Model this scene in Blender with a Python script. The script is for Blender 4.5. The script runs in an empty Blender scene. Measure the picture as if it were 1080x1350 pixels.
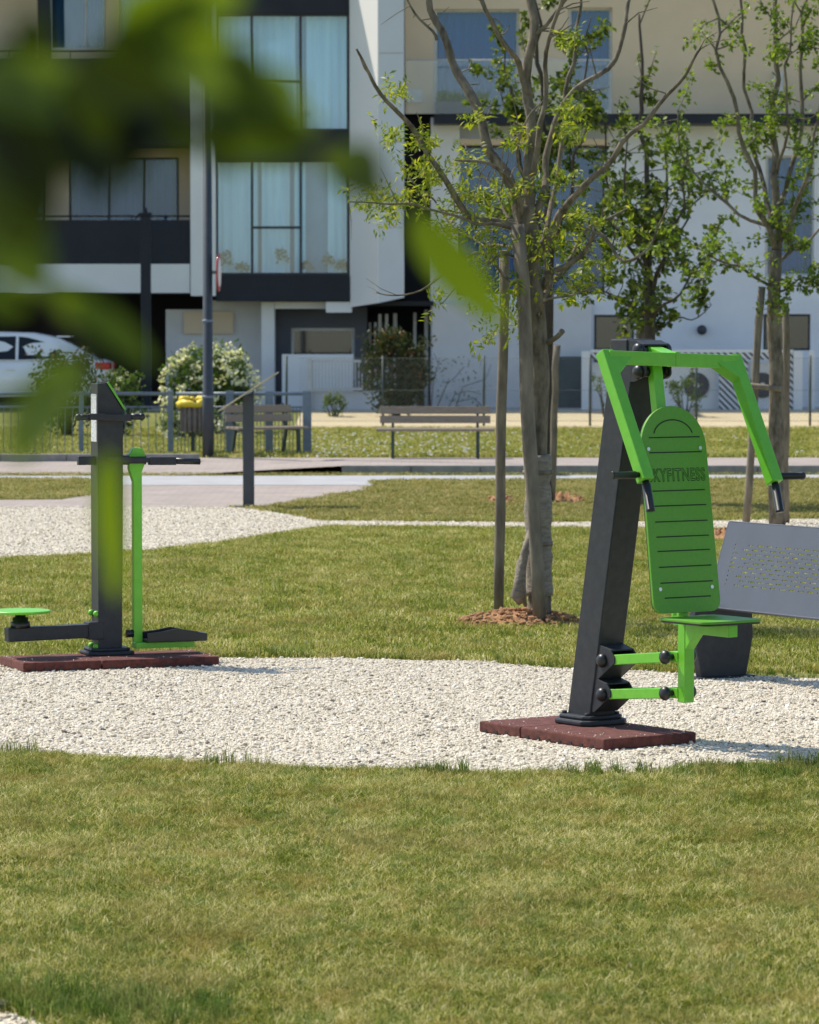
import bpy, bmesh, math, random
import numpy as np
from mathutils import Vector, Matrix, Quaternion, noise as mnoise
R = math.radians
random.seed(7); rng = np.random.default_rng(7)
scn = bpy.context.scene
COL = scn.collection

# ---------------------------------------------------------------- camera model
F_PX = 5000.0; CAM_H = 2.11; PITCH = math.atan(245/5000)
FWD = Vector((0, math.cos(PITCH), -math.sin(PITCH))); UP = Vector((0, math.sin(PITCH), math.cos(PITCH)))
CAM = Vector((0, 0, CAM_H))
def ray(x, y):
    return FWD + Vector((1,0,0))*((x-540)/F_PX) + UP*((675-y)/F_PX)
def W(x, y, Y):                 # point of the place seen at (x, y), Y metres away
    d = ray(x, y); return CAM + d*(Y/d.y)
def G(x, y, z=0.0):             # point on level ground
    d = ray(x, y); return CAM + d*((z-CAM_H)/d.z)

# ---------------------------------------------------------------- materials
MATS = {}
def nm(name):
    m = bpy.data.materials.new(name); m.use_nodes = True
    nt = m.node_tree; b = nt.nodes['Principled BSDF']
    return m, nt, b
def ramp(nt, stops):
    r = nt.nodes.new('ShaderNodeValToRGB'); e = r.color_ramp.elements
    while len(e) > 1: e.remove(e[-1])
    e[0].position = stops[0][0]; e[0].color = (*stops[0][1], 1)
    for p, c in stops[1:]:
        k = e.new(p); k.color = (*c, 1)
    return r
def geo_pos(nt, obj=False):
    if obj:
        return nt.nodes.new('ShaderNodeTexCoord').outputs['Object']
    return nt.nodes.new('ShaderNodeNewGeometry').outputs['Position']
def noise(nt, scale, detail=4, rough=.6, vec=None, stretch=None):
    n = nt.nodes.new('ShaderNodeTexNoise'); n.inputs['Scale'].default_value = scale
    n.inputs['Detail'].default_value = detail; n.inputs['Roughness'].default_value = rough
    v = vec if vec else geo_pos(nt)
    if stretch:
        mp = nt.nodes.new('ShaderNodeMapping'); mp.inputs['Scale'].default_value = stretch
        nt.links.new(v, mp.inputs['Vector']); v = mp.outputs[0]
    nt.links.new(v, n.inputs['Vector'])
    return n
def bump(nt, b, src, strength, dist):
    k = nt.nodes.new('ShaderNodeBump'); k.inputs['Strength'].default_value = strength
    k.inputs['Distance'].default_value = dist
    nt.links.new(src, k.inputs['Height']); nt.links.new(k.outputs[0], b.inputs['Normal'])
def pm(name, c1, c2=None, rough=.5, metal=0, nscale=6, bs=0, bd=.002, bscale=None, stretch=None, coat=0, spec=.5):
    m, nt, b = nm(name)
    b.inputs['Roughness'].default_value = rough; b.inputs['Metallic'].default_value = metal
    b.inputs['Coat Weight'].default_value = coat; b.inputs['Specular IOR Level'].default_value = spec
    if c2 is None: c2 = tuple(v*.85 for v in c1)
    n = noise(nt, nscale, 5, .6, stretch=stretch)
    r = ramp(nt, [(.32, c2), (.68, c1)])
    nt.links.new(n.outputs['Fac'], r.inputs[0]); nt.links.new(r.outputs[0], b.inputs['Base Color'])
    if bs:
        n2 = noise(nt, bscale or nscale*6, 4, .7, stretch=stretch); bump(nt, b, n2.outputs['Fac'], bs, bd)
    MATS[name] = m
    return m

M_char = pm('charcoal_paint', (.033,.036,.041), (.021,.024,.030), rough=.5, nscale=22, bs=.15, bd=.0006, bscale=900, spec=.3)
M_char2 = pm('bench_grey_paint', (.075,.086,.108), (.064,.074,.094), rough=.45, nscale=5, bs=.1, bd=.0005, bscale=900)
M_green = pm('lime_green_paint', (.155,.50,.032), (.125,.44,.026), rough=.38, nscale=18, bs=.06, bd=.0004, bscale=700)
M_board = pm('green_board', (.10,.32,.012), (.088,.285,.011), rough=.5, nscale=60, bs=.25, bd=.0006, bscale=900)
M_groove = pm('board_core_dark', (.015,.03,.012), rough=.8)
M_black = pm('black_rubber', (.012,.013,.016), (.008,.009,.011), rough=.38, nscale=20)
M_rubber = pm('red_rubber', (.16,.05,.038), (.07,.02,.016), rough=.95, nscale=28, bs=1, bd=.004, bscale=160)
M_bolt = pm('zinc_bolt', (.6,.6,.58), rough=.35, metal=.7)
M_label = pm('white_label', (.72,.74,.74), (.62,.64,.65), rough=.4, nscale=40)
def label_mat():
    nt = M_label.node_tree; b = nt.nodes['Principled BSDF']; old = b.inputs['Base Color'].links[0].from_socket
    n = noise(nt, 170, 1, .5, stretch=(1,1,.55)); r = ramp(nt, [(.57,(1,1,1)),(.61,(.25,.25,.27))]); nt.links.new(n.outputs['Fac'], r.inputs[0])
    mx = nt.nodes.new('ShaderNodeMixRGB'); mx.blend_type = 'MULTIPLY'; mx.inputs[0].default_value = 1
    nt.links.new(old, mx.inputs[1]); nt.links.new(r.outputs[0], mx.inputs[2]); nt.links.new(mx.outputs[0], b.inputs['Base Color'])
M_ink = pm('dark_ink', (.05,.05,.06), rough=.6)
M_print = pm('printed_label', (.72,.74,.74), (.62,.64,.65), rough=.4, nscale=40)
M_label, _lab = M_print, M_label
label_mat()
M_label, M_print = _lab, M_label
M_rail = pm('blue_grey_metal', (.17,.22,.27), (.13,.17,.215), rough=.45, nscale=12)
M_lamp = pm('lamp_post_paint', (.04,.05,.062), (.03,.038,.048), rough=.5, nscale=10)
M_wood = pm('weathered_wood', (.33,.27,.2), (.2,.16,.12), rough=.85, nscale=9, stretch=(1.2,8,14), bs=.5, bd=.003)
M_stake = pm('stake_wood', (.25,.21,.155), (.11,.092,.07), rough=.9, nscale=14, stretch=(1,1,.25), bs=.7, bd=.006, bscale=50)
M_bark = pm('tree_bark', (.24,.20,.14), (.06,.05,.035), rough=.95, nscale=16, stretch=(1,1,.4), bs=.9, bd=.01, bscale=45)
M_barkd = pm('dark_tree_bark', (.085,.068,.05), (.04,.032,.025), rough=.95, nscale=18, stretch=(1,1,.4), bs=.8, bd=.01, bscale=45)
M_wrap = pm('burlap_wrap', (.33,.285,.23), (.18,.155,.125), rough=.95, nscale=16, stretch=(1,1,3), bs=.9, bd=.012, bscale=30)
M_soil = pm('red_soil', (.46,.25,.12), (.26,.135,.065), rough=1, nscale=22, bs=1, bd=.02, bscale=40)
M_rock = pm('dark_rock', (.10,.09,.09), (.035,.036,.045), rough=.9, nscale=24, bs=.8, bd=.01)
M_conc = pm('concrete', (.42,.41,.39), (.33,.32,.3), rough=.9, nscale=5, bs=.4, bd=.003)
M_kerb = pm('kerb_stone', (.3,.285,.265), (.2,.19,.18), rough=.95, nscale=6, bs=.5, bd=.004)
M_white = pm('white_panel', (.76,.76,.74), (.7,.7,.69), rough=.6, nscale=.7)
M_blue_wall = pm('pale_plaster', (.73,.75,.78), (.67,.69,.725), rough=.9, nscale=1.3, bs=.2, bd=.003)
M_grey_wall = pm('light_grey_plaster', (.66,.65,.64), (.59,.58,.57), rough=.9, nscale=1.3, bs=.2, bd=.003)
M_beige = pm('beige_plaster', (.70,.56,.39), (.64,.51,.35), rough=.9, nscale=1.1, bs=.2, bd=.003)
M_dark = pm('dark_cladding', (.014,.018,.028), (.01,.013,.021), rough=.5, nscale=2, spec=.3)
M_void = pm('dark_interior', (.02,.02,.024), rough=.8)
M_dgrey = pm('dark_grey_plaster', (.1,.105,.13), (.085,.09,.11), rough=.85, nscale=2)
M_frame = pm('window_frame_dark', (.018,.022,.03), rough=.4)
M_wframe = pm('window_frame_light', (.62,.62,.6), rough=.5)
M_curtain = pm('curtain_cloth', (.55,.80,.92), (.38,.62,.78), rough=.9, nscale=2.2, stretch=(3,1,.15))
M_bluecurt = pm('blue_blind', (.02,.095,.23), (.016,.075,.18), rough=.7, nscale=3, stretch=(3,1,.1))
M_paleblue = pm('pale_blue_blind', (.17,.34,.52), (.13,.28,.44), rough=.8, nscale=1)
M_finsun = pm('fin_panel_sunlit', (.82,.79,.74), (.77,.745,.7), rough=.6, nscale=.7)  # warm sunlight on the fin's left side, put into the colour
M_finshade = pm('fin_panel_shaded', (.6,.635,.67), (.55,.585,.62), rough=.7, nscale=.8)  # same white fin, its shaded front put into the colour
M_yellow = pm('yellow_plastic', (.8,.62,.04), (.62,.45,.03), rough=.5, nscale=30)
M_binbody = pm('bin_slats', (.2,.17,.15), (.14,.12,.11), rough=.8, nscale=12)
M_carp = pm('white_car_paint', (.74,.76,.78), (.7,.72,.74), rough=.25, nscale=1, coat=.6)
M_carglass = pm('car_glass', (.012,.016,.02), rough=.2, nscale=1, spec=.3)
M_red = pm('red_lens', (.55,.02,.015), (.4,.012,.01), rough=.15)
M_tyre = pm('tyre', (.02,.02,.02), rough=.9)
M_rim = pm('alloy_rim', (.5,.5,.52), rough=.3, metal=.8)
M_galv = pm('galvanised_wire', (.14,.16,.15), rough=.5, metal=.3)
M_gpost = pm('green_fence_post', (.04,.06,.05), rough=.6)
M_panelbrown = pm('lectern_board', (.42,.38,.26), (.33,.3,.2), rough=.6)
M_greenpanel = pm('dark_green_panel', (.045,.07,.075), (.035,.055,.06), rough=.6)
M_daisy = pm('daisy_white', (.8,.8,.74), rough=.8)
M_trunkw = pm('bleached_sheath', (.4,.45,.4), (.28,.32,.27), rough=.7, nscale=14)

def leaf_mat(name, cols, trans=.45, rough=.5, patch=0):
    m, nt, b = nm(name); b.inputs['Roughness'].default_value = rough; b.inputs['Specular IOR Level'].default_value = .35
    at = nt.nodes.new('ShaderNodeAttribute'); at.attribute_name = 'rnd'
    r = ramp(nt, [(i/(len(cols)-1), c) for i, c in enumerate(cols)])
    nt.links.new(at.outputs['Fac'], r.inputs[0])
    nt.links.new(r.outputs[0], b.inputs['Base Color'])
    t = nt.nodes.new('ShaderNodeBsdfTranslucent')
    mixc = nt.nodes.new('ShaderNodeMixRGB'); mixc.blend_type = 'MULTIPLY'; mixc.inputs[0].default_value = 1
    mixc.inputs[2].default_value = (1.5,1.6,.6,1)
    nt.links.new(r.outputs[0], mixc.inputs[1]); nt.links.new(mixc.outputs[0], t.inputs['Color'])
    mx = nt.nodes.new('ShaderNodeMixShader'); mx.inputs[0].default_value = trans
    nt.links.new(b.outputs[0], mx.inputs[1]); nt.links.new(t.outputs[0], mx.inputs[2])
    nt.links.new(mx.outputs[0], nt.nodes['Material Output'].inputs['Surface'])
    return m
L_t1 = leaf_mat('yellow_green_leaf', [(.07,.11,.015),(.16,.21,.02),(.26,.29,.03),(.4,.36,.05)])
L_t2 = leaf_mat('dark_green_leaf', [(.035,.06,.01),(.075,.115,.015),(.14,.18,.024),(.27,.28,.05)], .35)
L_t3 = leaf_mat('mid_green_leaf', [(.05,.09,.015),(.10,.16,.022),(.17,.23,.03),(.27,.3,.06)], .45)
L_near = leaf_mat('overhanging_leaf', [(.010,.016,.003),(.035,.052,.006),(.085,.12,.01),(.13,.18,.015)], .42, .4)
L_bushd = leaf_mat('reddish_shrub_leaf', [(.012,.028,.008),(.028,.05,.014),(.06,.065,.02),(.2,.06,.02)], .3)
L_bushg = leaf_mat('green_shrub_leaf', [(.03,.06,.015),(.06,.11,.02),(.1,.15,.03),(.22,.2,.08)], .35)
L_flow = leaf_mat('cream_blossom', [(.5,.45,.3),(.7,.66,.52),(.82,.8,.72),(.85,.85,.8)], .3)

# grass and gravel
def grass_mat(name='grass_blade', stops=[(0,(.055,.09,.008)),(.22,(.14,.19,.016)),(.46,(.30,.34,.038)),(.66,(.58,.50,.15)),(.92,(.93,.82,.46))]):
    m, nt, b = nm(name); b.inputs['Roughness'].default_value = .7; b.inputs['Specular IOR Level'].default_value = .12
    at = nt.nodes.new('ShaderNodeAttribute'); at.attribute_name = 'rnd'
    n1 = noise(nt, .9, 3, .6); n2 = noise(nt, 3.6, 4, .65, stretch=(1,.55,1)); n3 = noise(nt, 14, 3, .6)
    def mth(op, a, bb):
        k = nt.nodes.new('ShaderNodeMath'); k.operation = op
        for i, s in enumerate((a, bb)):
            if isinstance(s, (int, float)): k.inputs[i].default_value = s
            else: nt.links.new(s, k.inputs[i])
        return k.outputs[0]
    s = mth('ADD', mth('MULTIPLY', at.outputs['Fac'], .78), -.02)
    s = mth('ADD', s, mth('MULTIPLY', mth('SUBTRACT', n1.outputs['Fac'], .5), .55))
    s = mth('ADD', s, mth('MULTIPLY', mth('SUBTRACT', n2.outputs['Fac'], .5), .7))
    s = mth('ADD', s, mth('MULTIPLY', mth('SUBTRACT', n3.outputs['Fac'], .5), .45))
    oi = nt.nodes.new('ShaderNodeObjectInfo')
    s = mth('ADD', s, mth('MULTIPLY', oi.outputs['Random'], .22))
    r = ramp(nt, stops)
    nt.links.new(s, r.inputs[0]); col = r.outputs[0]
    for sc_, lo, hi, c_, amt in ((3.2,.52,.68,(.40,.29,.08),.45),(8.0,.52,.68,(.14,.23,.05),.55),(1.7,.5,.7,(.44,.36,.15),.35)):
        nn = noise(nt, sc_, 3, .6, stretch=(1,.6,1)); rr = ramp(nt, [(lo,(0,0,0)),(hi,(amt,amt,amt))]); nt.links.new(nn.outputs['Fac'], rr.inputs[0])
        mc = nt.nodes.new('ShaderNodeMixRGB'); nt.links.new(rr.outputs[0], mc.inputs[0]); nt.links.new(col, mc.inputs[1]); mc.inputs[2].default_value = (*c_,1); col = mc.outputs[0]
    nt.links.new(col, b.inputs['Base Color'])
    t = nt.nodes.new('ShaderNodeBsdfTranslucent'); nt.links.new(col, t.inputs['Color'])
    mx = nt.nodes.new('ShaderNodeMixShader'); mx.inputs[0].default_value = .42
    nt.links.new(b.outputs[0], mx.inputs[1]); nt.links.new(t.outputs[0], mx.inputs[2])
    nt.links.new(mx.outputs[0], nt.nodes['Material Output'].inputs['Surface'])
    return m
M_grass = grass_mat()
M_grassl = grass_mat('long_grass_blade', [(0,(.035,.075,.012)),(.3,(.09,.16,.02)),(.6,(.18,.26,.04)),(.85,(.4,.4,.13)),(1,(.6,.55,.27))])
def lawn_ground_mat():
    m, nt, b = nm('lawn_ground'); b.inputs['Roughness'].default_value = 1; b.inputs['Specular IOR Level'].default_value = .1
    n1 = noise(nt, .9, 3, .6); n2 = noise(nt, 30, 5, .7, stretch=(1,.5,1))
    mx = nt.nodes.new('ShaderNodeMixRGB'); mx.blend_type = 'MIX'; mx.inputs[0].default_value = .6
    nt.links.new(n1.outputs['Fac'], mx.inputs[1]); nt.links.new(n2.outputs['Fac'], mx.inputs[2])
    r = ramp(nt, [(.3,(.10,.13,.03)),(.5,(.18,.19,.055)),(.65,(.3,.27,.12))])
    nt.links.new(mx.outputs[0], r.inputs[0]); nt.links.new(r.outputs[0], b.inputs['Base Color'])
    bump(nt, b, n2.outputs['Fac'], .8, .03)
    return m
M_lawn = lawn_ground_mat()
def gravel_mat():
    m, nt, b = nm('gravel_bed'); b.inputs['Roughness'].default_value = .95
    v = nt.nodes.new('ShaderNodeTexVoronoi'); v.inputs['Scale'].default_value = 75; nt.links.new(geo_pos(nt), v.inputs['Vector'])
    r = ramp(nt, [(0,(.5,.43,.32)),(.3,(.6,.53,.41)),(.7,(.68,.61,.48)),(1,(.74,.68,.56))])
    sep = nt.nodes.new('ShaderNodeSeparateColor'); nt.links.new(v.outputs['Color'], sep.inputs[0])
    nt.links.new(sep.outputs[0], r.inputs[0]); nt.links.new(r.outputs[0], b.inputs['Base Color'])
    inv = nt.nodes.new('ShaderNodeMath'); inv.operation = 'SUBTRACT'; inv.inputs[0].default_value = 1
    nt.links.new(v.outputs['Distance'], inv.inputs[1]); bump(nt, b, inv.outputs[0], 1, .012)
    return m
M_gravel = gravel_mat()
def stone_mat():
    m, nt, b = nm('gravel_stone'); b.inputs['Roughness'].default_value = .9
    oi = nt.nodes.new('ShaderNodeObjectInfo'); n = noise(nt, 2, 3)
    ad = nt.nodes.new('ShaderNodeMath'); ad.operation = 'MULTIPLY_ADD'; ad.inputs[1].default_value = .3
    nt.links.new(n.outputs['Fac'], ad.inputs[0]); nt.links.new(oi.outputs['Random'], ad.inputs[2])
    r = ramp(nt, [(.16,(.16,.14,.12)),(.25,(.42,.36,.26)),(.5,(.60,.53,.41)),(.85,(.68,.615,.49)),(1.0,(.76,.71,.61))])
    nt.links.new(ad.outputs[0], r.inputs[0]); nt.links.new(r.outputs[0], b.inputs['Base Color'])
    return m
M_stone = stone_mat()
def paver_mat():
    m, nt, b = nm('pink_pavers'); b.inputs['Roughness'].default_value = .95
    br = nt.nodes.new('ShaderNodeTexBrick'); br.inputs['Scale'].default_value = 2.2
    br.inputs['Color1'].default_value = (.36,.305,.265,1); br.inputs['Color2'].default_value = (.31,.265,.235,1)
    br.inputs['Mortar'].default_value = (.25,.215,.19,1); br.inputs['Mortar Size'].default_value = .012
    nt.links.new(geo_pos(nt), br.inputs['Vector'])
    n = noise(nt, 1.3, 5, .65)
    mx = nt.nodes.new('ShaderNodeMixRGB'); mx.blend_type = 'MULTIPLY'; mx.inputs[0].default_value = .6
    r = ramp(nt, [(.3,(.7,.7,.7)),(.7,(1.12,1.1,1.08))]); nt.links.new(n.outputs['Fac'], r.inputs[0])
    nt.links.new(br.outputs['Color'], mx.inputs[1]); nt.links.new(r.outputs[0], mx.inputs[2])
    nt.links.new(mx.outputs[0], b.inputs['Base Color'])
    return m
M_paver = paver_mat()
M_channel = pm('pale_concrete_band', (.38,.385,.39), (.31,.31,.31), rough=.9, nscale=2)
M_straw = pm('straw_mulch', (.62,.52,.33), (.47,.39,.24), rough=1, nscale=18, bs=.8, bd=.02)
M_wstone = pm('white_stones', (.66,.64,.6), (.4,.38,.35), rough=.95, nscale=12, bs=1, bd=.03)

def glass_mat(name, base, transp, rough=.03):
    m, nt, b = nm(name)
    nt.nodes.remove(b)
    g = nt.nodes.new('ShaderNodeBsdfGlossy'); g.inputs['Roughness'].default_value = rough; g.inputs['Color'].default_value = (.9,.95,1,1)
    t = nt.nodes.new('ShaderNodeBsdfTransparent'); t.inputs['Color'].default_value = (*base, 1)
    mx = nt.nodes.new('ShaderNodeMixShader'); mx.inputs[0].default_value = 1-transp
    nt.links.new(t.outputs[0], mx.inputs[1]); nt.links.new(g.outputs[0], mx.inputs[2])
    nt.links.new(mx.outputs[0], nt.nodes['Material Output'].inputs['Surface'])
    return m
M_glass = glass_mat('window_glass', (.92,.98,1.0), .92)
M_blueglass = glass_mat('blue_window_glass', (.65,.85,1.0), .95)
M_darkglass = glass_mat('dark_window_glass', (.4,.42,.45), .9)
M_bal = glass_mat('balustrade_glass', (.95,.96,.96), .96)
def hatch_mat():
    m, nt, b = nm('diagonal_hatch'); b.inputs['Roughness'].default_value = .6
    w = nt.nodes.new('ShaderNodeTexWave'); w.wave_type = 'BANDS'; w.bands_direction = 'DIAGONAL'; w.inputs['Scale'].default_value = 4.6
    mp = nt.nodes.new('ShaderNodeMapping'); mp.inputs['Scale'].default_value = (1,0,1.0); 
    nt.links.new(geo_pos(nt), mp.inputs['Vector']); nt.links.new(mp.outputs[0], w.inputs['Vector'])
    r = ramp(nt, [(.48,(.05,.055,.06)),(.52,(.7,.7,.7))]); nt.links.new(w.outputs['Fac'], r.inputs[0])
    nt.links.new(r.outputs[0], b.inputs['Base Color'])
    return m
M_hatch = hatch_mat()

# ---------------------------------------------------------------- object helpers
def link(o): COL.objects.link(o); return o
def tag(o, label=None, cat=None, group=None, kind=None):
    if label: o['label'] = label
    if cat: o['category'] = cat
    if group: o['group'] = group
    if kind: o['kind'] = kind
    return o
def thing(name, loc, label, cat, group=None, rz=0):
    o = bpy.data.objects.new(name, None); link(o); o.location = loc; o.rotation_euler = (0,0,rz)
    o.empty_display_size = .1
    tag(o, label, cat, group); return o
def world_of(o):
    M = Matrix.Translation(o.location) @ o.rotation_euler.to_matrix().to_4x4()
    return (world_of(o.parent) @ M) if o.parent else M

class MB:
    def __init__(s): s.v = []; s.f = []; s.smooth = []; s.attr = []
    def add(s, vs, fs, smooth=False):
        n = len(s.v); s.v += [Vector(p) for p in vs]; s.f += [tuple(i+n for i in f) for f in fs]; s.smooth += [smooth]*len(fs)
        return s
    def box(s, c, h, ax=None):
        c = Vector(c)
        ax = ax or (Vector((1,0,0)), Vector((0,1,0)), Vector((0,0,1)))
        vs = [c + ax[0]*h[0]*i + ax[1]*h[1]*j + ax[2]*h[2]*k for i in (-1,1) for j in (-1,1) for k in (-1,1)]
        fs = [(0,1,3,2),(4,6,7,5),(0,4,5,1),(2,3,7,6),(0,2,6,4),(1,5,7,3)]
        return s.add(vs, fs)
    def beam(s, a, b, w, h, side=None):     # rectangular bar from a to b; side = direction of width w
        a, b = Vector(a), Vector(b); d = (b-a); L = d.length; d.normalize()
        side = Vector(side) if side is not None else Vector((0,0,1)).cross(d)
        side = (side - d*side.dot(d)).normalized(); up = d.cross(side)
        return s.box((a+b)/2, (L/2, w/2, h/2), (d, side, up))
    def prism(s, pts, off):                 # polygon extruded by vector off
        pts = [Vector(p) for p in pts]; off = Vector(off); n = len(pts)
        vs = pts + [p+off for p in pts]
        fs = [tuple(range(n))[::-1], tuple(range(n, 2*n))] + [(i,(i+1)%n,(i+1)%n+n,i+n) for i in range(n)]
        return s.add(vs, fs)
    def tube(s, pts, rad, seg=10, caps=True, lump=0):
        pts = [Vector(p) for p in pts]; n = len(pts)
        if not isinstance(rad, (list, tuple)): rad = [rad]*n
        vs = []; fs = []; prev = None
        for i, p in enumerate(pts):
            t = (pts[min(i+1,n-1)] - pts[max(i-1,0)]).normalized()
            if prev is None:
                a = t.orthogonal().normalized()
            else:
                a = (prev - t*prev.dot(t)); a = a.normalized() if a.length > 1e-6 else t.orthogonal().normalized()
            prev = a; b = t.cross(a)
            for k in range(seg):
                an = 2*math.pi*k/seg
                r = rad[i]*(1 + (random.uniform(-lump, lump) if lump else 0))
                vs.append(p + (a*math.cos(an) + b*math.sin(an))*r)
        for i in range(n-1):
            for k in range(seg):
                k2 = (k+1) % seg
                fs.append((i*seg+k, i*seg+k2, (i+1)*seg+k2, (i+1)*seg+k))
        s.add(vs, fs, True)
        if caps:
            m = len(s.v)-len(vs)
            s.f += [tuple(m+k for k in range(seg))[::-1], tuple(m+(n-1)*seg+k for k in range(seg))]; s.smooth += [False]*2
        return s
    def ball(s, c, r, seg=12, rings=8, sq=(1,1,1), ax=None):
        c = Vector(c); ax = ax or (Vector((1,0,0)), Vector((0,1,0)), Vector((0,0,1)))
        vs = []; fs = []
        for i in range(rings+1):
            th = math.pi*i/rings
            for k in range(seg):
                ph = 2*math.pi*k/seg
                q = (math.sin(th)*math.cos(ph)*r*sq[0], math.sin(th)*math.sin(ph)*r*sq[1], math.cos(th)*r*sq[2])
                vs.append(c + ax[0]*q[0] + ax[1]*q[1] + ax[2]*q[2])
        for i in range(rings):
            for k in range(seg):
                fs.append((i*seg+k, (i+1)*seg+k, (i+1)*seg+(k+1)%seg, i*seg+(k+1)%seg))
        return s.add(vs, fs, True)
    def build(s, name, mat, parent=None, bevel=0, loc=None):
        me = bpy.data.meshes.new(name)
        if parent is not None: inv = world_of(parent).inverted()
        elif loc is not None: inv = Matrix.Translation(Vector(loc)).inverted()
        else: inv = Matrix.Identity(4)
        me.from_pydata([tuple(inv @ p) for p in s.v], [], s.f)
        me.polygons.foreach_set('use_smooth', s.smooth)
        if s.attr:
            a = me.attributes.new('rnd', 'FLOAT', 'POINT'); a.data.foreach_set('value', s.attr)
        me.materials.append(mat); me.update()
        bm = bmesh.new(); bm.from_mesh(me)
        if len(bm.faces) < 20000: bmesh.ops.recalc_face_normals(bm, faces=bm.faces)
        bm.to_mesh(me); bm.free()
        o = bpy.data.objects.new(name, me); link(o)
        if parent is not None: o.parent = parent
        elif loc is not None: o.location = loc
        if bevel:
            b = o.modifiers.new('bevel', 'BEVEL'); b.width = bevel; b.segments = 2; b.limit_method = 'ANGLE'; b.angle_limit = R(40)
        return o

# ---------------------------------------------------------------- world, sun, camera
EL = R(54); SV = Vector((-.86, .51, 0)).normalized()*math.cos(EL) + Vector((0,0,math.sin(EL)))
wd = bpy.data.worlds.new('World'); scn.world = wd; wd.use_nodes = True
nt = wd.node_tree; sky = nt.nodes.new('ShaderNodeTexSky'); sky.sky_type = 'NISHITA'; sky.sun_disc = False
sky.sun_elevation = EL; sky.sun_rotation = math.atan2(SV.x, SV.y) % (2*math.pi); sky.air_density = 1.0; sky.dust_density = .7
nt.links.new(sky.outputs[0], nt.nodes['Background'].inputs[0]); nt.nodes['Background'].inputs[1].default_value = .135
sl = bpy.data.lights.new('sun', 'SUN'); sl.energy = 4.1; sl.angle = R(.5); sl.color = (1,.93,.81)
so = bpy.data.objects.new('sun', sl); link(so); so.rotation_euler = SV.to_track_quat('Z','Y').to_euler(); so.location = (-20,20,40)
cd = bpy.data.cameras.new('camera'); co = bpy.data.objects.new('camera', cd); link(co); scn.camera = co
co.location = CAM; co.rotation_euler = (R(90)-PITCH, 0, 0)
cd.sensor_fit = 'VERTICAL'; cd.sensor_height = 36; cd.sensor_width = 28.8; cd.lens = 36*F_PX/1350
cd.clip_start = .05; cd.clip_end = 2000
cd.dof.use_dof = True; cd.dof.focus_distance = 19.4; cd.dof.aperture_fstop = 8.0
scn.view_settings.view_transform = 'Standard'; scn.view_settings.look = 'None'; scn.view_settings.exposure = 0.52; scn.view_settings.gamma = 1

# ---------------------------------------------------------------- ground and terrain
def sheet(name, pts, z, mat, kind='structure', sub=0):
    m = MB(); m.add([(p[0],p[1],z if len(p) < 3 else p[2]) for p in pts], [tuple(range(len(pts)))])
    o = m.build(name, mat); tag(o, kind=kind); return o
def gp(pts, z=0): return [tuple(G(x,y,z))[:2] for x, y in pts]
def rough_edge(pts, amp, step=.12, closed=False):
    out = []
    for i in range(len(pts)-1):
        a, b = Vector(pts[i]), Vector(pts[i+1]); n = max(1, int((b-a).length/step))
        for k in range(n):
            p = a.lerp(b, k/n); q = mnoise.noise(Vector((p.x*2.3, p.y*2.3, 1.7)))*amp + mnoise.noise(Vector((p.x*7, p.y*7, 9)))*amp*.5
            out.append((p.x, p.y+q))
    out.append(tuple(pts[-1])); return out

# main lawn sheet, rising beyond the raised pavement towards the building
g = MB()
prof = [(-30,0),(54.1,0)]
g.add([(-300,-60,0),(300,-60,0),(300,57.4,0),(-300,57.4,0)], [(0,1,2,3)])
o = g.build('ground', M_lawn); tag(o, kind='structure')
g = MB(); xs = (-300, 300)
pr = [(57.42,.116),(73.7,.116),(79.3,.35),(400,.35)]
g.add([(x,y,z) for y,z in pr[:2] for x in xs], [(0,1,3,2)]); tag(g.build('lawn_terrace', M_lawn), kind='structure')
xm = W(392,560,76).x
g = MB(); g.add([(x,y,z) for y,z in [(73.7,.116),(79.3,.35)] for x in (xm,300)], [(0,1,3,2)]); tag(g.build('mulch_slope', M_straw), kind='structure')
g = MB(); g.add([(x,y,z) for y,z in [(73.7,.116),(79.3,.35)] for x in (-300,xm)], [(0,1,3,2)]); tag(g.build('grass_slope', M_lawn), kind='structure')
g = MB(); g.add([(x,y,z) for y,z in [(79.3,.35),(600,.35)] for x in xs], [(0,1,3,2)]); tag(g.build('building_yard', M_conc), kind='structure')
# white stone border at the slope's foot
g = MB(); g.add([(xm,72.7,.124),(300,72.7,.124),(300,73.72,.126),(xm,73.72,.126)], [(0,1,2,3)]); tag(g.build('stone_border', M_wstone), kind='structure')

near_edge = rough_edge(gp([(-500,985),(0,993),(100,1000),(250,1009),(340,1012),(420,1016),(560,1019),(660,1022),(760,1022),(860,1020),(930,1013),(1080,1011),(1600,1010)]), .15)
far_edge = rough_edge(gp([(-500,876),(0,873),(140,870),(280,868),(500,868),(620,873),(740,880),(860,887),(1080,895),(1600,905)]), .15)
GRAV1 = near_edge + far_edge[::-1]
sheet('gravel_path', GRAV1, .004, M_gravel)
GRAV2 = rough_edge(gp([(-500,742),(0,737),(100,733),(200,727),(300,715),(380,703),(430,695),(700,697),(1080,700),(1500,703)]), .12) + \
        rough_edge(gp([(1500,684),(1080,684),(940,687),(700,689),(430,687),(340,672),(300,668),(0,668),(-500,668)]), .06)
sheet('gravel_clearing', GRAV2, .004, M_gravel)
GRAV3 = gp([(-80,1332),(0,1334),(28,1341),(62,1352),(90,1372),(-80,1380)])
sheet('gravel_corner', GRAV3, .004, M_gravel)
PLAZA1 = gp([(-600,640),(492,640),(480,648),(420,657),(345,669),(-600,669)])
sheet('paved_plaza', PLAZA1, .006, M_paver)
BAND = gp([(-600,628),(340,628),(1700,625.6),(1700,629),(492,634),(492,640.5),(-600,640.5)])
sheet('pale_drain_band', BAND, .010, M_channel)
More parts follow.
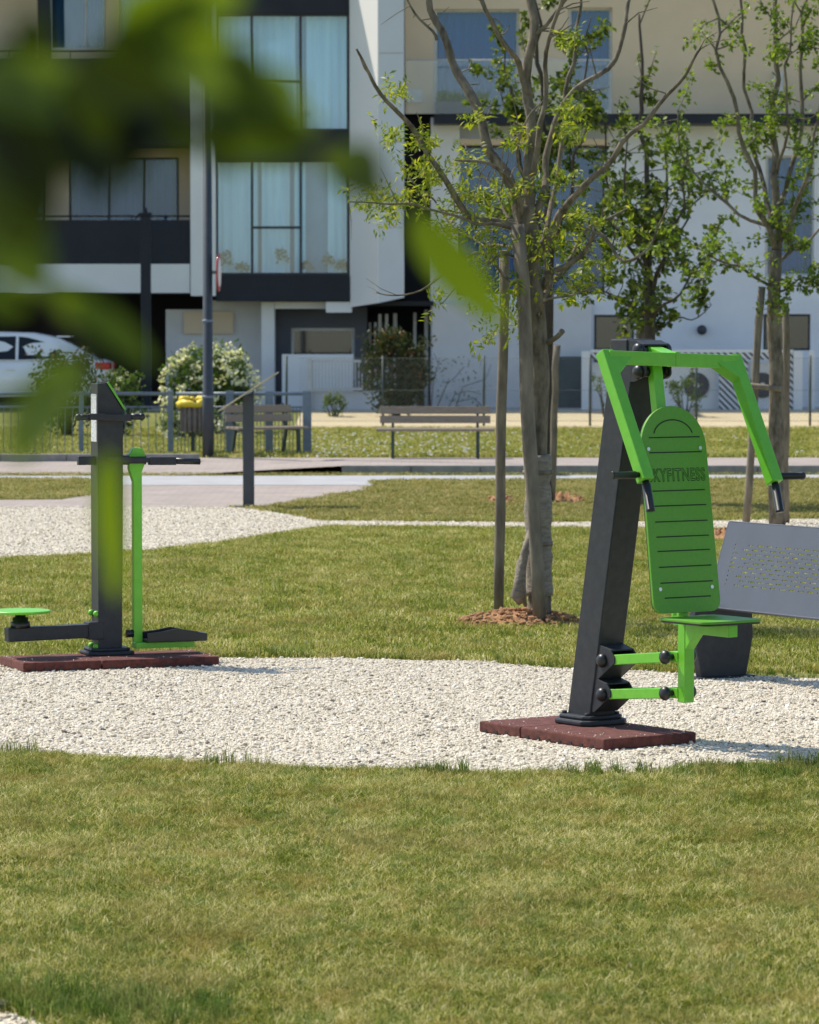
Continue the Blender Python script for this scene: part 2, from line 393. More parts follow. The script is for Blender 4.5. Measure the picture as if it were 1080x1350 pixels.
PATCH = gp([(-300,633),(118,632),(122,652),(80,659),(-300,661)])
sheet('lawn_patch', PATCH, .014, M_lawn)
# upper pavement: ramps up on the left, kerb on the right
xk = G(338,627).x
g = MB()
g.add([(-60,53.4,.012),(xk-1.2,53.4,.012),(xk-1.2,57.45,.12),(-60,57.45,.12)], [(0,1,2,3)])
g.add([(xk-1.2,53.4,.012),(xk+1.2,54.1,.118),(xk+1.2,57.45,.12),(xk-1.2,57.45,.12)], [(0,1,2,3)])
g.add([(xk+1.2,54.25,.12),(60,54.25,.12),(60,57.45,.12),(xk+1.2,57.45,.12)], [(0,1,2,3)])
tag(g.build('pavement', M_paver), kind='structure')
g = MB(); g.prism([(xk-1.2,53.9,0),(xk+1.2,54.07,0),(60,54.07,0),(60,54.25,0),(xk+1.2,54.25,0),(xk-1.2,54.0,0)], (0,0,.124))
g2 = MB()
x = xk+1.2
while x < 18:
    g2.box((x+.49,54.16,.062),(.49,.09,.0625)); x += .99
tag(g2.build('kerb', M_kerb, bevel=.008), kind='structure')

# left verge kerb
g = MB(); x = -16
while x < G(250,610).x:
    g.box((x+.49,56.6,.13),(.49,.07,.075)); x += .99
tag(g.build('verge_kerb', M_kerb, bevel=.01), kind='structure')

# ---------------------------------------------------------------- scatter (grass, stones)
hid = bpy.data.collections.new('scatter_sources')
def pip(px, py, poly):
    poly = np.array(poly); inside = np.zeros(len(px), bool); n = len(poly); j = n-1
    for i in range(n):
        xi, yi = poly[i]; xj, yj = poly[j]
        if yi != yj:
            c = ((yi > py) != (yj > py)) & (px < (xj-xi)*(py-yi)/(yj-yi)+xi)
            inside ^= c
        j = i
    return inside
def blade_tuft(nb, rad, hmin, hmax, wd_, seed, lean=.5):
    r = random.Random(seed); m = MB()
    for _ in range(nb):
        a = r.uniform(0,6.283); q = rad*math.sqrt(r.random()); p = Vector((q*math.cos(a), q*math.sin(a), -.004))
        h = r.uniform(hmin,hmax); a2 = r.uniform(0,6.283); ln = r.uniform(.1,1)*lean*h
        d = Vector((math.cos(a2), math.sin(a2), 0)); a3 = a2+math.pi/2+r.uniform(-.9,.9); sd = Vector((math.cos(a3), math.sin(a3), 0))
        w = wd_*r.uniform(.6,1.2); p1 = p+d*ln*.35+Vector((0,0,h*.6)); p2 = p+d*ln*1.25+Vector((0,0,h*r.uniform(.75,1)))
        m.add([p-sd*w/2, p+sd*w/2, p1+sd*w*.42, p1-sd*w*.42, p2], [(0,1,2,3),(3,2,4)])
        val = r.random()**1.3; m.attr += [val]*5
    return m
def make_sources(prefix, builders, mat):
    c = bpy.data.collections.new(prefix)
    for k, mb in enumerate(builders):
        me = bpy.data.meshes.new(prefix); me.from_pydata([tuple(p) for p in mb.v], [], mb.f)
        if mb.attr:
            a = me.attributes.new('rnd','FLOAT','POINT'); a.data.foreach_set('value', mb.attr)
        me.materials.append(mat); me.update()
        ob = bpy.data.objects.new(prefix, me); c.objects.link(ob)
    return c
def scatter(name, pts, scl, coll, tilt=0.0, full=False, mat=None):
    me = bpy.data.meshes.new(name); me.from_pydata([tuple(p) for p in pts], [], [])
    a = me.attributes.new('scl','FLOAT','POINT'); a.data.foreach_set('value', [float(v) for v in scl])
    o = bpy.data.objects.new(name, me); link(o)
    ng = bpy.data.node_groups.new(name, 'GeometryNodeTree')
    ng.interface.new_socket('Geometry', in_out='INPUT', socket_type='NodeSocketGeometry')
    ng.interface.new_socket('Geometry', in_out='OUTPUT', socket_type='NodeSocketGeometry')
    N = ng.nodes; gi = N.new('NodeGroupInput'); go = N.new('NodeGroupOutput')
    mtp = N.new('GeometryNodeMeshToPoints'); iop = N.new('GeometryNodeInstanceOnPoints'); ci = N.new('GeometryNodeCollectionInfo')
    ci.inputs['Collection'].default_value = coll; ci.inputs['Separate Children'].default_value = True; ci.inputs['Reset Children'].default_value = True
    iop.inputs['Pick Instance'].default_value = True
    rv = N.new('FunctionNodeRandomValue'); rv.data_type = 'FLOAT_VECTOR'
    t = math.pi if full else tilt
    rv.inputs[0].default_value = (-t,-t,0); rv.inputs[1].default_value = (t,t,6.283)
    ri = N.new('FunctionNodeRandomValue'); ri.data_type = 'INT'; ri.inputs[4].default_value = 0; ri.inputs[5].default_value = len(coll.objects)-1
    na = N.new('GeometryNodeInputNamedAttribute'); na.data_type = 'FLOAT'; na.inputs['Name'].default_value = 'scl'
    L = ng.links
    L.new(gi.outputs[0], mtp.inputs['Mesh']); L.new(mtp.outputs[0], iop.inputs['Points'])
    L.new(ci.outputs[0], iop.inputs['Instance']); L.new(rv.outputs[0], iop.inputs['Rotation'])
    L.new(ri.outputs[2], iop.inputs['Instance Index']); L.new(na.outputs[0], iop.inputs['Scale'])
    L.new(iop.outputs[0], go.inputs[0])
    md = o.modifiers.new('scatter','NODES'); md.node_group = ng
    tag(o, kind='stuff'); return o
def rand_pts(y0, y1, margin, density, xlim=None):
    hw = lambda y: y*.109+margin
    n = int((y1-y0)*2*hw((y0+y1)/2)*density)
    ys = rng.uniform(y0, y1, int(n*1.25)); xs_ = rng.uniform(-hw(y1), hw(y1), len(ys))
    k = np.abs(xs_) < hw(ys); return xs_[k], ys[k]
T_near = make_sources('short_grass', [blade_tuft(30,.038,.014,.048,.0026,i,1.1) for i in range(10)], M_grass)
T_long = make_sources('long_grass', [blade_tuft(22,.035,.05,.12,.0042,40+i,.6) for i in range(5)], M_grassl)
T_mid = make_sources('lawn_tuft', [blade_tuft(22,.06,.02,.055,.006,60+i,.9) for i in range(6)], M_grass)
M_grassd = grass_mat('dry_grass_blade', [(0,(.10,.12,.02)),(.3,(.24,.24,.05)),(.6,(.42,.36,.13)),(1,(.66,.56,.3))])
T_dry = make_sources('dry_tuft', [blade_tuft(26,.13,.02,.055,.013,90+i,1.1) for i in range(5)], M_grassd)
T_far = make_sources('coarse_tuft', [blade_tuft(26,.13,.03,.075,.013,80+i,.9) for i in range(5)], M_grass)

# near lawn
x, y = rand_pts(10.9, 18.9, .5, 1500)
k = ~pip(x, y, GRAV1) & (y < 18.6) & ~pip(x, y, GRAV3) & ~pip(x+.02, y-.03, GRAV3)
x, y = x[k], y[k]
dens = np.array([mnoise.noise(Vector((a*1.3, b*1.3, 3))) for a, b in zip(x, y)])
k = rng.uniform(0,1,len(x)) < .9+.5*dens; x, y, dens = x[k], y[k], dens[k]
o = scatter('grass', np.stack([x, y, np.zeros_like(x)],1), rng.uniform(.7,1.25,len(x))*(1+.35*dens), T_near, .15)
tag(o, 'mown green and straw coloured grass filling the foreground', 'grass')
# taller fringe along gravel edges and bottom-left clump
fr = []; sc = []
for e, sgn in ((near_edge,-1),(far_edge,1)):
    for (px_, py_) in e:
        if abs(px_) > py_*.109+.5: continue
        for _ in range(9):
            q = random.random(); fr.append((px_+random.uniform(-.07,.07), py_+sgn*(.005+.10*q*q)*(1 if sgn<0 else 2.2), 0)); sc.append(random.uniform(.3,.7)*(1.6 if mnoise.noise(Vector((px_*3,py_,0))) > .15 else .8))
for _ in range(520):
    p = G(min(random.uniform(-20,300),random.uniform(-20,420)), random.gauss(1336,14)); 
    if p.y > 12.4 or pip(np.array([p.x]), np.array([p.y]), GRAV3)[0]: continue
    fr.append((p.x, p.y, 0)); sc.append(random.uniform(.45,.95))
for _ in range(260):
    p = G(random.uniform(870,1120), random.gauss(1020,6))
    if pip(np.array([p.x]), np.array([p.y]), GRAV1)[0]: continue
    fr.append((p.x,p.y,0)); sc.append(random.uniform(.35,.85))
o = scatter('long_grass', fr, sc, T_long, .1); tag(o, 'taller dark green grass fringing the gravel path', 'grass')
# middle lawn
x, y = rand_pts(23.0, 41.5, .6, 420)
k = ~pip(x, y, GRAV1) & ~pip(x, y, GRAV2); k &= (y > 22.5)
x, y = x[k], y[k]
o = scatter('lawn_grass', np.stack([x, y, np.zeros_like(x)],1), rng.uniform(.7,1.3,len(x)), T_mid, .12); tag(o, 'sunlit mown grass between the two gravel areas', 'grass')
# beyond
x, y = rand_pts(40.5, 53.9, .6, 90); 
k = ~pip(x, y, GRAV2) & ~pip(x, y, PLAZA1) & ~pip(x, y, BAND)
k |= pip(x, y, PATCH)
x, y = x[k], y[k]
o = scatter('dry_grass', np.stack([x, y, np.full_like(x,.004)],1), rng.uniform(.6,1.1,len(x)), T_dry, .12); tag(o, 'dry brownish grass below the kerb', 'grass')
x, y = rand_pts(57.5, 73.3, .6, 55)
o = scatter('verge_grass', np.stack([x, y, np.full_like(x,.116)],1), rng.uniform(.7,1.4,len(x)), T_far, .12); tag(o, 'bright green daisy dotted grass behind the benches', 'grass')
# stones
def stone(seed):
    r = random.Random(seed); bm = bmesh.new(); bmesh.ops.create_icosphere(bm, subdivisions=1, radius=1)
    sx = (r.uniform(.8,1.3), r.uniform(.7,1), r.uniform(.45,.75))
    m = MB()
    for v in bm.verts: v.co = Vector((v.co.x*sx[0], v.co.y*sx[1], v.co.z*sx[2]))*r.uniform(.8,1.15)
    bm.verts.index_update(); m.add([v.co.copy() for v in bm.verts], [tuple(v.index for v in f.verts) for f in bm.faces]); bm.free(); return m
S_col = make_sources('gravel_stone', [stone(i) for i in range(8)], M_stone)
x, y = rand_pts(17.0, 24.9, .4, 4600)
k = pip(x, y, GRAV1); x, y = x[k], y[k]
MS = []; MSs = []
for oo, fx_, wx_, fa_, fb2, wa_, wb_ in ((Vector((.965,19.5,0)),Vector((.57,-.822,0)),Vector((.822,.57,0)),-.44,.62,-.43,.16),(Vector((-1.893,23.65,0)),Vector((.93,.37,0)),Vector((-.37,.93,0)),-.66,.60,-.42,.12)):
    for _ in range(110):
        f_ = random.uniform(fa_,fb2); w_ = random.uniform(wa_,wb_)
        if random.random() < .8:
            if random.random() < .5: w_ = wa_+random.expovariate(25) if random.random() < .6 else wb_-random.expovariate(25)
            else: f_ = fa_+random.expovariate(25) if random.random() < .5 else fb2-random.expovariate(25)
        if not (fa_+.01 < f_ < fb2-.01 and wa_+.01 < w_ < wb_-.01): continue
        r_ = random.uniform(.002,.0055); q = oo+fx_*f_+wx_*w_; MS.append((q.x,q.y,.062+r_*.4)); MSs.append(r_)
s = np.clip(rng.lognormal(math.log(.0038), .52, len(x)), .0022, .018)
o = scatter('gravel', np.concatenate([np.stack([x, y, .003+s*.35],1), MS]), np.concatenate([s, MSs]), S_col, .6); tag(o, 'pale crushed stone gravel between the machines', 'gravel')
x, y = rand_pts(34, 45.5, .4, 1000)
k = pip(x, y, GRAV2); x, y = x[k], y[k]
s = np.clip(rng.lognormal(math.log(.0065), .4, len(x)), .003, .016)
o = scatter('far_gravel', np.stack([x, y, .003+s*.3],1), s, S_col, .6); tag(o, 'pale gravel clearing behind the left machine', 'gravel')
x = rng.uniform(-1.6,-.9,1500); y = rng.uniform(10.6,12,1500); k = pip(x, y, GRAV3); x, y = x[k], y[k]
s = np.clip(rng.lognormal(math.log(.009), .35, len(x)), .004, .02)
o = scatter('corner_gravel', np.stack([x, y, .003+s*.3],1), s, S_col, .6); tag(o, 'patch of pale gravel in the bottom left corner', 'gravel')
# daisies
m = MB()
for _ in range(420):
    q = G(random.uniform(405,700) if random.random() < .75 else random.uniform(60,1090), random.uniform(568,602), .18)
    c = Vector((q.x,q.y,.116+random.uniform(.05,.09))); rr = random.uniform(.012,.024)
    m.ball(c, rr, 6, 4, (1,1,.5))
o = m.build('daisies', M_daisy); tag(o, 'white daisies scattered in the grass behind the benches', 'daisies', kind='stuff')

# ---------------------------------------------------------------- chest press machine
O1 = Vector((.935,19.5,0)); SH = .065; FX = Vector((.57,-.822,0)).normalized(); WX = Vector((-FX.y, FX.x, 0)); ZZ = Vector((0,0,1))
def P1(f, w, z): return O1 + FX*f + WX*w + ZZ*z
th = thing('chest_press_machine', O1, 'green and charcoal outdoor chest press machine with a tall slotted backrest', 'exercise machine', rz=math.atan2(FX.y,FX.x))
def frame_box(m, f0,f1,w0,w1,z0,z1): m.box(P1((f0+f1)/2,(w0+w1)/2,(z0+z1)/2), ((f1-f0)/2,(w1-w0)/2,(z1-z0)/2), (FX,WX,ZZ)); return m
MT = .062
m = MB(); m.beam(P1(.0,0,MT+.02), P1(.375,0,2.03), .165, .185, WX); m.build('post', M_char, th, .006)
m = MB()
pts = [(-.15,-.11),(-.11,-.15),(.11,-.15),(.15,-.11),(.15,.11),(.11,.15),(-.11,.15),(-.15,.11)]
m.prism([P1(a,b,MT) for a,b in pts], ZZ*.03)
m.prism([P1(a*.88,b*.88,MT+.03) for a,b in pts], ZZ*.022)
m.build('base_plate', M_char, th, .01)
for a,b in ((-.12,-.12),(.12,-.12),(.12,.12),(-.12,.12)):
    mm = MB(); mm.tube([P1(a*.8,b*.8,MT+.05),P1(a*.8,b*.8,MT+.066)], .013, 8); mm.build('anchor_bolt', M_char, th)
# lower brackets
def fpost(z): return .375*(z-.06)/1.97
for zc in (.235,.408):
    m = MB(); f0 = fpost(zc)+.075
    for w in (-.072,.072):
        pr_ = [(f0,zc-.10),(f0+.02,zc-.10),(f0+.155,zc-.01),(f0+.155,zc+.02),(f0+.12,zc+.055),(f0,zc+.085)]
        m.prism([P1(a,w-.004,b) for a,b in pr_], WX*.008)
    m.prism([P1(a,-.068,b) for a,b in ((f0,zc+.085),(f0+.12,zc+.055),(f0+.12,zc+.047),(f0,zc+.077))], WX*.136)
    m.prism([P1(a,-.068,b) for a,b in ((f0,zc-.10),(f0+.02,zc-.10),(f0+.155,zc-.01),(f0+.148,zc-.004),(f0+.012,zc-.09),(f0,zc-.09))], WX*.136)
    m.build('hinge_bracket', M_char, th, .002)
piv = []
for za, zb in ((.232,.279),(.406,.46)):
    fa = .2; fb = .78-SH
    m = MB(); m.beam(P1(fa,-.055,za), P1(fb,-.055,zb), .03, .052, WX); m.beam(P1(fa,.055,za), P1(fb,.055,zb), .03, .052, WX)
    m.build('link_bar', M_green, th, .004)
    piv += [(fa,za,.10),(fb,zb,.10)]
    m = MB(); frame_box(m, fb-.025, .82-SH, -.035, .035, zb-.026, zb+.026); m.build('hinge_block', M_green, th, .003)
for f_,z_,w_ in piv:
    for sgn in (-1,1):
        m = MB(); m.tube([P1(f_, sgn*.02, z_), P1(f_, sgn*(w_-.015), z_)], .016, 12)
        m.ball(P1(f_, sgn*(w_-.018), z_), .036, 16, 10, (1,.75,1), (FX,WX,ZZ)); m.build('pivot_cap', M_black, th)
# seat tube with gusset
m = MB(); m.beam(P1(.845-SH,0,.235), P1(.845-SH,0,.645), .062, .056, WX); m.build('seat_tube', M_green, th, .004)
m = MB(); m.prism([P1(a-SH,-.0295,b) for a,b in ((.8735,.50),(.95,.585),(1.21,.585),(1.21,.645),(.8735,.645))], WX*.059)
m.build('seat_bracket', M_green, th, .003)
# seat
m = MB(); ring = []
a_, b_ = .195, .19; rc = .05
for cx, cy, s0 in ((a_-rc,b_-rc,0),(-a_+rc,b_-rc,90),(-a_+rc,-b_+rc,180),(a_-rc,-b_+rc,270)):
    for k in range(6):
        t = R(s0+k*18); ring.append((cx+rc*math.cos(t), cy+rc*math.sin(t)))
m.prism([P1(1.035-SH+a, b, .655) for a,b in ring], ZZ*.012); seat = m.build('seat', M_board, th, .002)
m = MB(); m.prism([P1(1.035-SH+a*.985, b*.985, .6455) for a,b in ring], ZZ*.009); m.build('seat_underside', M_black, seat)
# rear carrying bar behind the backrest
m = MB(); m.beam(P1(.505,0,2.0), P1(.79-SH,0,.66), .06, .05, WX); m.build('back_bar', M_green, th, .004)
m = MB(); m.beam(P1(.8-SH,0,.62), P1(.8-SH,0,.74), .06, .05, WX); m.build('back_stub', M_green, th, .004)
# backrest
BT, BB = (.70-SH,1.71), (.845-SH,.685)
bd = (P1(BT[0],0,BT[1])-P1(BB[0],0,BB[1])); BL = bd.length; bu = bd.normalized(); bn = WX.cross(bu)
if bn.dot(FX) < 0: bn = -bn
bo = P1(BB[0],0,BB[1])
def PB(w, h, n=0): return bo + WX*w + bu*h + bn*n
hw = .213; ring = []
for k in range(25):
    t = math.pi*k/24; ring.append((hw*.97*math.cos(t), BL-hw*.97+hw*.97*math.sin(t)))
for cx, s0 in ((-hw+.055,180),(hw-.055,270)):
    for k in range(7):
        t = R(s0+15*k); ring.append((cx+.055*math.cos(t), .055+.055*math.sin(t)))
m = MB(); m.prism([PB(a,b,.0) for a,b in ring], bn*.016); br = m.build('backrest', M_board, th, .0015)
m = MB(); m.prism([PB(a*1.0,b,-.004) for a,b in ring], bn*.004); m.build('backing_sheet', M_groove, br)
gy = [(577,.66),(597,.68),(648,.68),(668,.68),(689,.68),(709,.68),(728,.68),(749,.68),(770,.68),(790,.6)]
for yy, wf in gy:
    h = BL*(810-yy)/(810-535) ; m = MB(); m.box(PB(.006,h,.0167), (hw*wf*1.15,.0030,.0012), (WX,bu,bn)); m.build('groove', M_groove, br)
m = MB()
apts = []
for k in range(21):
    t = R(12+156*k/20); apts.append((.125*math.cos(t), BL*.85+.085*math.sin(t)))
for i in range(1):
    ro = [PB(a*1.024,BL*.85+(b-BL*.85)*1.035,.0155) for a,b in apts]; ri_ = [PB(a*.976,BL*.85+(b-BL*.85)*.965,.0155) for a,b in apts]; n_ = len(ro)
    vs = ro+ri_+[p+bn*.0024 for p in ro]+[p+bn*.0024 for p in ri_]
    m.add(vs, [(2*n_+k,2*n_+k+1,3*n_+k+1,3*n_+k) for k in range(n_-1)]+[(k,k+1,2*n_+k+1,2*n_+k) for k in range(n_-1)]+[(n_+k,n_+k+1,3*n_+k+1,3*n_+k) for k in range(n_-1)]+[(0,n_,3*n_,2*n_),(n_-1,2*n_-1,4*n_-1,3*n_-1)])
m.build('groove', M_groove, br)
for w_, yy in ((-.165,592),(.165,592),(-.165,778),(.165,778)):
    h = BL*(810-yy)/275; mm = MB(); mm.tube([PB(w_,h,.015),PB(w_,h,.0195)], .0095, 12); b_ = mm.build('bolt', M_bolt, br)
    mm = MB(); mm.tube([PB(w_,h,.0195),PB(w_,h,.0202)], .004, 8); mm.build('bolt_socket', M_ink, b_) if False else None
# lettering outline cut in the board
tc = bpy.data.curves.new('lettering','FONT'); tc.body = 'SKYFITNESS'; tc.size = .088; tc.align_x = 'CENTER'; tc.align_y = 'CENTER'
tc.space_character = 1.16; tc.fill_mode = 'NONE'; tc.bevel_depth = .0018; tc.bevel_resolution = 0; tc.offset = .0012
to = bpy.data.objects.new('lettering_src', tc); link(to); bpy.context.view_layer.update()
dg = bpy.context.evaluated_depsgraph_get(); tm = bpy.data.meshes.new_from_object(to.evaluated_get(dg)); bpy.data.objects.remove(to)
xsz = max(v.co.x for v in tm.vertices)-min(v.co.x for v in tm.vertices)
kx = .365/xsz; hh = BL*(810-628)/275; inv = world_of(br).inverted()
for v in tm.vertices:
    v.co = inv @ PB(v.co.x*kx, hh+v.co.y, .0168+v.co.z*.6)
tm.materials.clear(); tm.materials.append(M_groove); tl = bpy.data.objects.new('lettering', tm); link(tl); tl.parent = br
# top head
m = MB(); frame_box(m, .27,.41,-.09,.09,1.955,2.045); m.build('head_box', M_char, th, .008)
m = MB()
for w in (-.082,.074):
    m.prism([P1(a,w,b) for a,b in ((.40,1.83),(.46,1.83),(.55,1.86),(.56,1.93),(.53,2.02),(.47,2.04),(.40,2.04))], WX*.008)
m.prism([P1(a,-.074,b) for a,b in ((.40,2.04),(.47,2.04),(.53,2.02),(.53,2.012),(.47,2.032),(.40,2.032))], WX*.148)
m.build('head_bracket', M_char, th, .002)
for f_, z_ in ((.5,1.99),(.5,1.88)):
    for sgn in (-1,1):
        m = MB(); m.tube([P1(f_,0,z_),P1(f_,sgn*.085,z_)], .026, 12); m.ball(P1(f_,sgn*.088,z_), .037, 16, 10, (1,.75,1), (FX,WX,ZZ)); m.build('pivot_cap', M_black, th)
# arm frame
m = MB()
m.beam(P1(.48,0,1.99), P1(.67,0,1.945), .085, .055, WX); m.build('arm_neck', M_green, th, .005)
m = MB(); fb_ = .67; zt = 1.945; AT = .068
L_ = P1(fb_,-.425,zt+.012); R_ = P1(fb_,.395,zt-.016)
m.beam(L_, R_, AT, AT, FX)
ends = []
for sgn, c in ((-1,L_),(1,R_)):
    e = c + FX*.32 - ZZ*.60 + WX*sgn*.0
    d = (e-c).normalized()
    m.beam(c - d*.03, e, AT*.93, AT*.97, WX)
    # corner gusset
    a1 = c - WX*sgn*.16; b1 = c + d*.13
    sd = WX.cross(d).normalized()
    m.prism([c+sd*.032, a1+sd*.032, b1+sd*.032], -sd*.064)
    ends.append((e, d, sgn))
m.beam(P1(fb_,-.012,zt), P1(fb_,.012,zt), AT+.008, AT+.008, FX)
m.build('arm_frame', M_green, th, .004)
for e, d, sgn in ends:
    g0 = e - d*.035
    m = MB(); m.tube([g0+WX*sgn*.03, g0+WX*sgn*.05, g0+WX*sgn*.052, g0+WX*sgn*.185, g0+WX*sgn*.187, g0+WX*sgn*.2], [.014,.014,.019,.018,.021,.02], 14); m.build('grip', M_black, th)
    d2 = (d*.6 + Vector((0,0,-1))*.5).normalized()
    m = MB(); m.tube([e-d*.01, e+d2*.012, e+d2*.014, e+d2*.14, e+d2*.142, e+d2*.152], [.017,.017,.022,.021,.024,.022], 14); m.build('grip', M_black, th)

# rubber mat under it
matc = P1(.09,-.135,0)
t = thing('rubber_mat', matc, 'dark red rubber tile mat under the chest press machine', 'rubber mat', 'rubber mats under the machines', rz=math.atan2(FX.y,FX.x))
def mat_tiles(t, o, fx, wx, f0, fm, f1, w0, w1):
    for a, b in ((f0, fm-.004),(fm+.004, f1)):
        m = MB(); c = o+fx*(a+b)/2+wx*(w0+w1)/2+ZZ*.034
        # subdivided top with drain notches along the sides
        m.box(c, ((b-a)/2,(w1-w0)/2,.028), (fx,wx,ZZ))
        m.build('tile', M_rubber, t, .008)
        k = a+.06
        while k < b-.03:
            n = MB(); n.box(o+fx*k+wx*w0+ZZ*.014, (.012,.0025,.010), (fx,wx,ZZ)); n.build('drain_notch', M_black, t); k += .09
mat_tiles(t, O1+Vector((.03,0,0)), FX, WX, -.44, -.08, .62, -.43, .16)

# ---------------------------------------------------------------- left machine (twister and stepper)
O2 = Vector((-1.893,23.65,0)); A2 = Vector((.93,.37,0)).normalized(); B2 = Vector((-A2.y,A2.x,0))
def P2(a,b,z): return O2+A2*a+B2*b+ZZ*z
th = thing('twister_stepper_machine', O2, 'charcoal exercise post with a green turning disc and a hanging foot pedal', 'exercise machine', rz=math.atan2(A2.y,A2.x))
hw = .077
m = MB(); vs = [P2(a,b,z) for a,b,z in ((-hw,-hw,.06),(hw,-hw,.06),(hw,hw,.06),(-hw,hw,.06),(-hw,-hw,1.755),(-.02,-hw,1.755),(hw+.012,-hw,1.585),(hw+.012,hw,1.585),(-.02,hw,1.755),(-hw,hw,1.755),(hw+.012,-hw,1.5),(hw+.012,hw,1.5))]
m.add(vs, [(0,1,10,6,5,4),(3,9,8,7,11,2),(0,4,9,3),(1,2,11,10),(10,11,7,6),(6,7,8,5),(5,8,9,4),(0,3,2,1)])
m.build('post', M_char, th, .005)
m = MB(); m.beam(P2(-.012,0,1.762),P2(.1,0,1.592), .15, .006, B2); ip = m.build('instruction_plate', M_char, th, .001)
m = MB(); m.beam(P2(-.012,-hw-.001,1.762),P2(.1,-hw-.001,1.592), .006, .012, B2); m.build('plate_edge', M_green, ip)
m = MB(); m.box(P2(-hw-.0012,0,1.54),(.0012,.056,.148),(A2,B2,ZZ)); lb = m.build('label', M_print, th)

m = MB()
pts = [(-.15,-.10),(-.10,-.14),(.10,-.14),(.15,-.10),(.15,.10),(.10,.14),(-.10,.14),(-.15,.10)]
m.prism([P2(a,b,MT) for a,b in pts], ZZ*.025); m.prism([P2(a*.85,b*.85,MT+.025) for a,b in pts], ZZ*.02); m.build('base_plate', M_char, th, .008)
# upper cross handle with green ends
m = MB(); m.beam(P2(-.14,-.105,1.55),P2(.13,-.105,1.54), .036, .04, B2); hd = m.build('handle_bar', M_char, th, .004)
for a,b in ((-.21,-.14),(.13,.20)):
    m = MB(); m.tube([P2(a,-.105,1.548),P2(b,-.105,1.545)], .019, 12); m.ball(P2(a if a<0 else b,-.105,1.547), .023); m.build('handle_end', M_black, hd)
# waist bars
m = MB(); m.beam(P2(-.19,-.02,1.275),P2(-.08,-.02,1.275), .04, .055, B2); m.build('handle_bar', M_char, th, .004)
m = MB(); m.beam(P2(-.03,-.105,1.285),P2(.25,-.105,1.275), .03, .03, B2); m.beam(P2(.245,-.105,1.27),P2(.42,-.105,1.268), .045, .05, B2); hb = m.build('handle_bar', M_char, th, .004)
m = MB(); m.tube([P2(.41,-.105,1.268),P2(.58,-.105,1.262)], .02, 12); m.build('grip', M_black, hb)
# swinging pedal
px_ = .185
m = MB(); ring = [(a_,z_) for a_,z_ in ((-.028,.1),(.028,.1),(.028,1.2),(.05,1.26),(.05,1.31),(.03,1.35),(-.03,1.35),(-.055,1.31),(-.055,1.22),(-.028,1.14))]
m.prism([P2(px_+a_,-.07,z_) for a_,z_ in ring], B2*.05); sw = m.build('swing_arm', M_green, th, .005)
m = MB(); m.box(P2(px_+.16,-.075,.118),(.19,.05,.018),(A2,B2,ZZ)); m.build('pedal_bracket', M_green, sw, .003)
m = MB(); bx0, bx1 = px_+.03, px_+.42
m.box(P2((bx0+bx1)/2,-.08,.146),((bx1-bx0)/2,.075,.008),(A2,B2,ZZ))
for w in (-.155,-.005): m.prism([P2(a_,w-.006,z_) for a_,z_ in ((bx0,.14),(bx1,.14),(bx1+.005,.185),(bx0+.3,.2),(bx0+.2,.222),(bx0+.1,.205),(bx0,.195))], B2*.01)
m.box(P2(bx1,-.08,.165),(.006,.075,.022),(A2,B2,ZZ)); m.build('pedal', M_black, sw, .003)
m = MB(); m.tube([P2(.05,-.05,1.275),P2(.24,-.05,1.275)], .03, 12); m.build('axle', M_char, th)
m = MB(); m.tube([P2(px_-.07,-.045,.19),P2(px_-.028,-.045,.19)], .025, 12); m.build('bump_stop', M_black, sw)
# twister
m = MB(); m.beam(P2(-.055,-.02,.215),P2(-.66,-.04,.205), .09, .085, B2); m.box(P2(-.09,-.02,.215),(.05,.06,.055),(A2,B2,ZZ)); m.build('support_arm', M_char, th, .006)
m = MB(); m.tube([P2(-.57,-.04,.245),P2(-.57,-.04,.285),P2(-.57,-.04,.286),P2(-.57,-.04,.31),P2(-.57,-.04,.311),P2(-.57,-.04,.335)], [.062,.062,.05,.05,.035,.035], 14); m.build('bearing', M_black, th)
m = MB(); m.tube([P2(-.57,-.04,.336),P2(-.57,-.04,.343),P2(-.57,-.04,.352),P2(-.57,-.04,.356)], [.16,.19,.19,.18], 40); m.build('turning_disc', M_green, th)
for b_,z_ in ((-.055,.32),(.055,.32),(-.055,.115),(.055,.115)):
    m = MB(); m.ball(P2(-hw-.008,b_,z_), .02, 10, 8); m.build('bolt_cap', M_green, th)
t = thing('rubber_mat', P2(.1,0,0), 'dark red rubber tile mat under the post with the green turning disc', 'rubber mat', 'rubber mats under the machines', rz=math.atan2(A2.y,A2.x))
mat_tiles(t, O2, A2, B2, -.66, -.16, .60, -.42, .12)

# ---------------------------------------------------------------- perforated bench at right
LB = Vector((.52,-.854,0)).normalized(); DB = Vector((-LB.y, LB.x, 0))
BO = G(950,894); BO.z = 0
def PQ(l,d,z): return BO+LB*l+DB*d+ZZ*z
th = thing('perforated_bench', BO, 'grey sheet metal leaning bench with rows of slots at the right edge', 'bench', rz=math.atan2(LB.y,LB.x))
for l0 in (0,1.75):
    m = MB(); m.prism([PQ(l0-.03,d,z) for d,z in ((-.16,.012),(.17,.012),(.22,.25),(.21,.47),(-.2,.47),(-.22,.30))], LB*.06); m.build('leg', M_char, th, .006)
    m = MB(); m.box(PQ(l0,0,.008),(.07,.22,.006),(LB,DB,ZZ)); m.build('foot_plate', M_char, th)
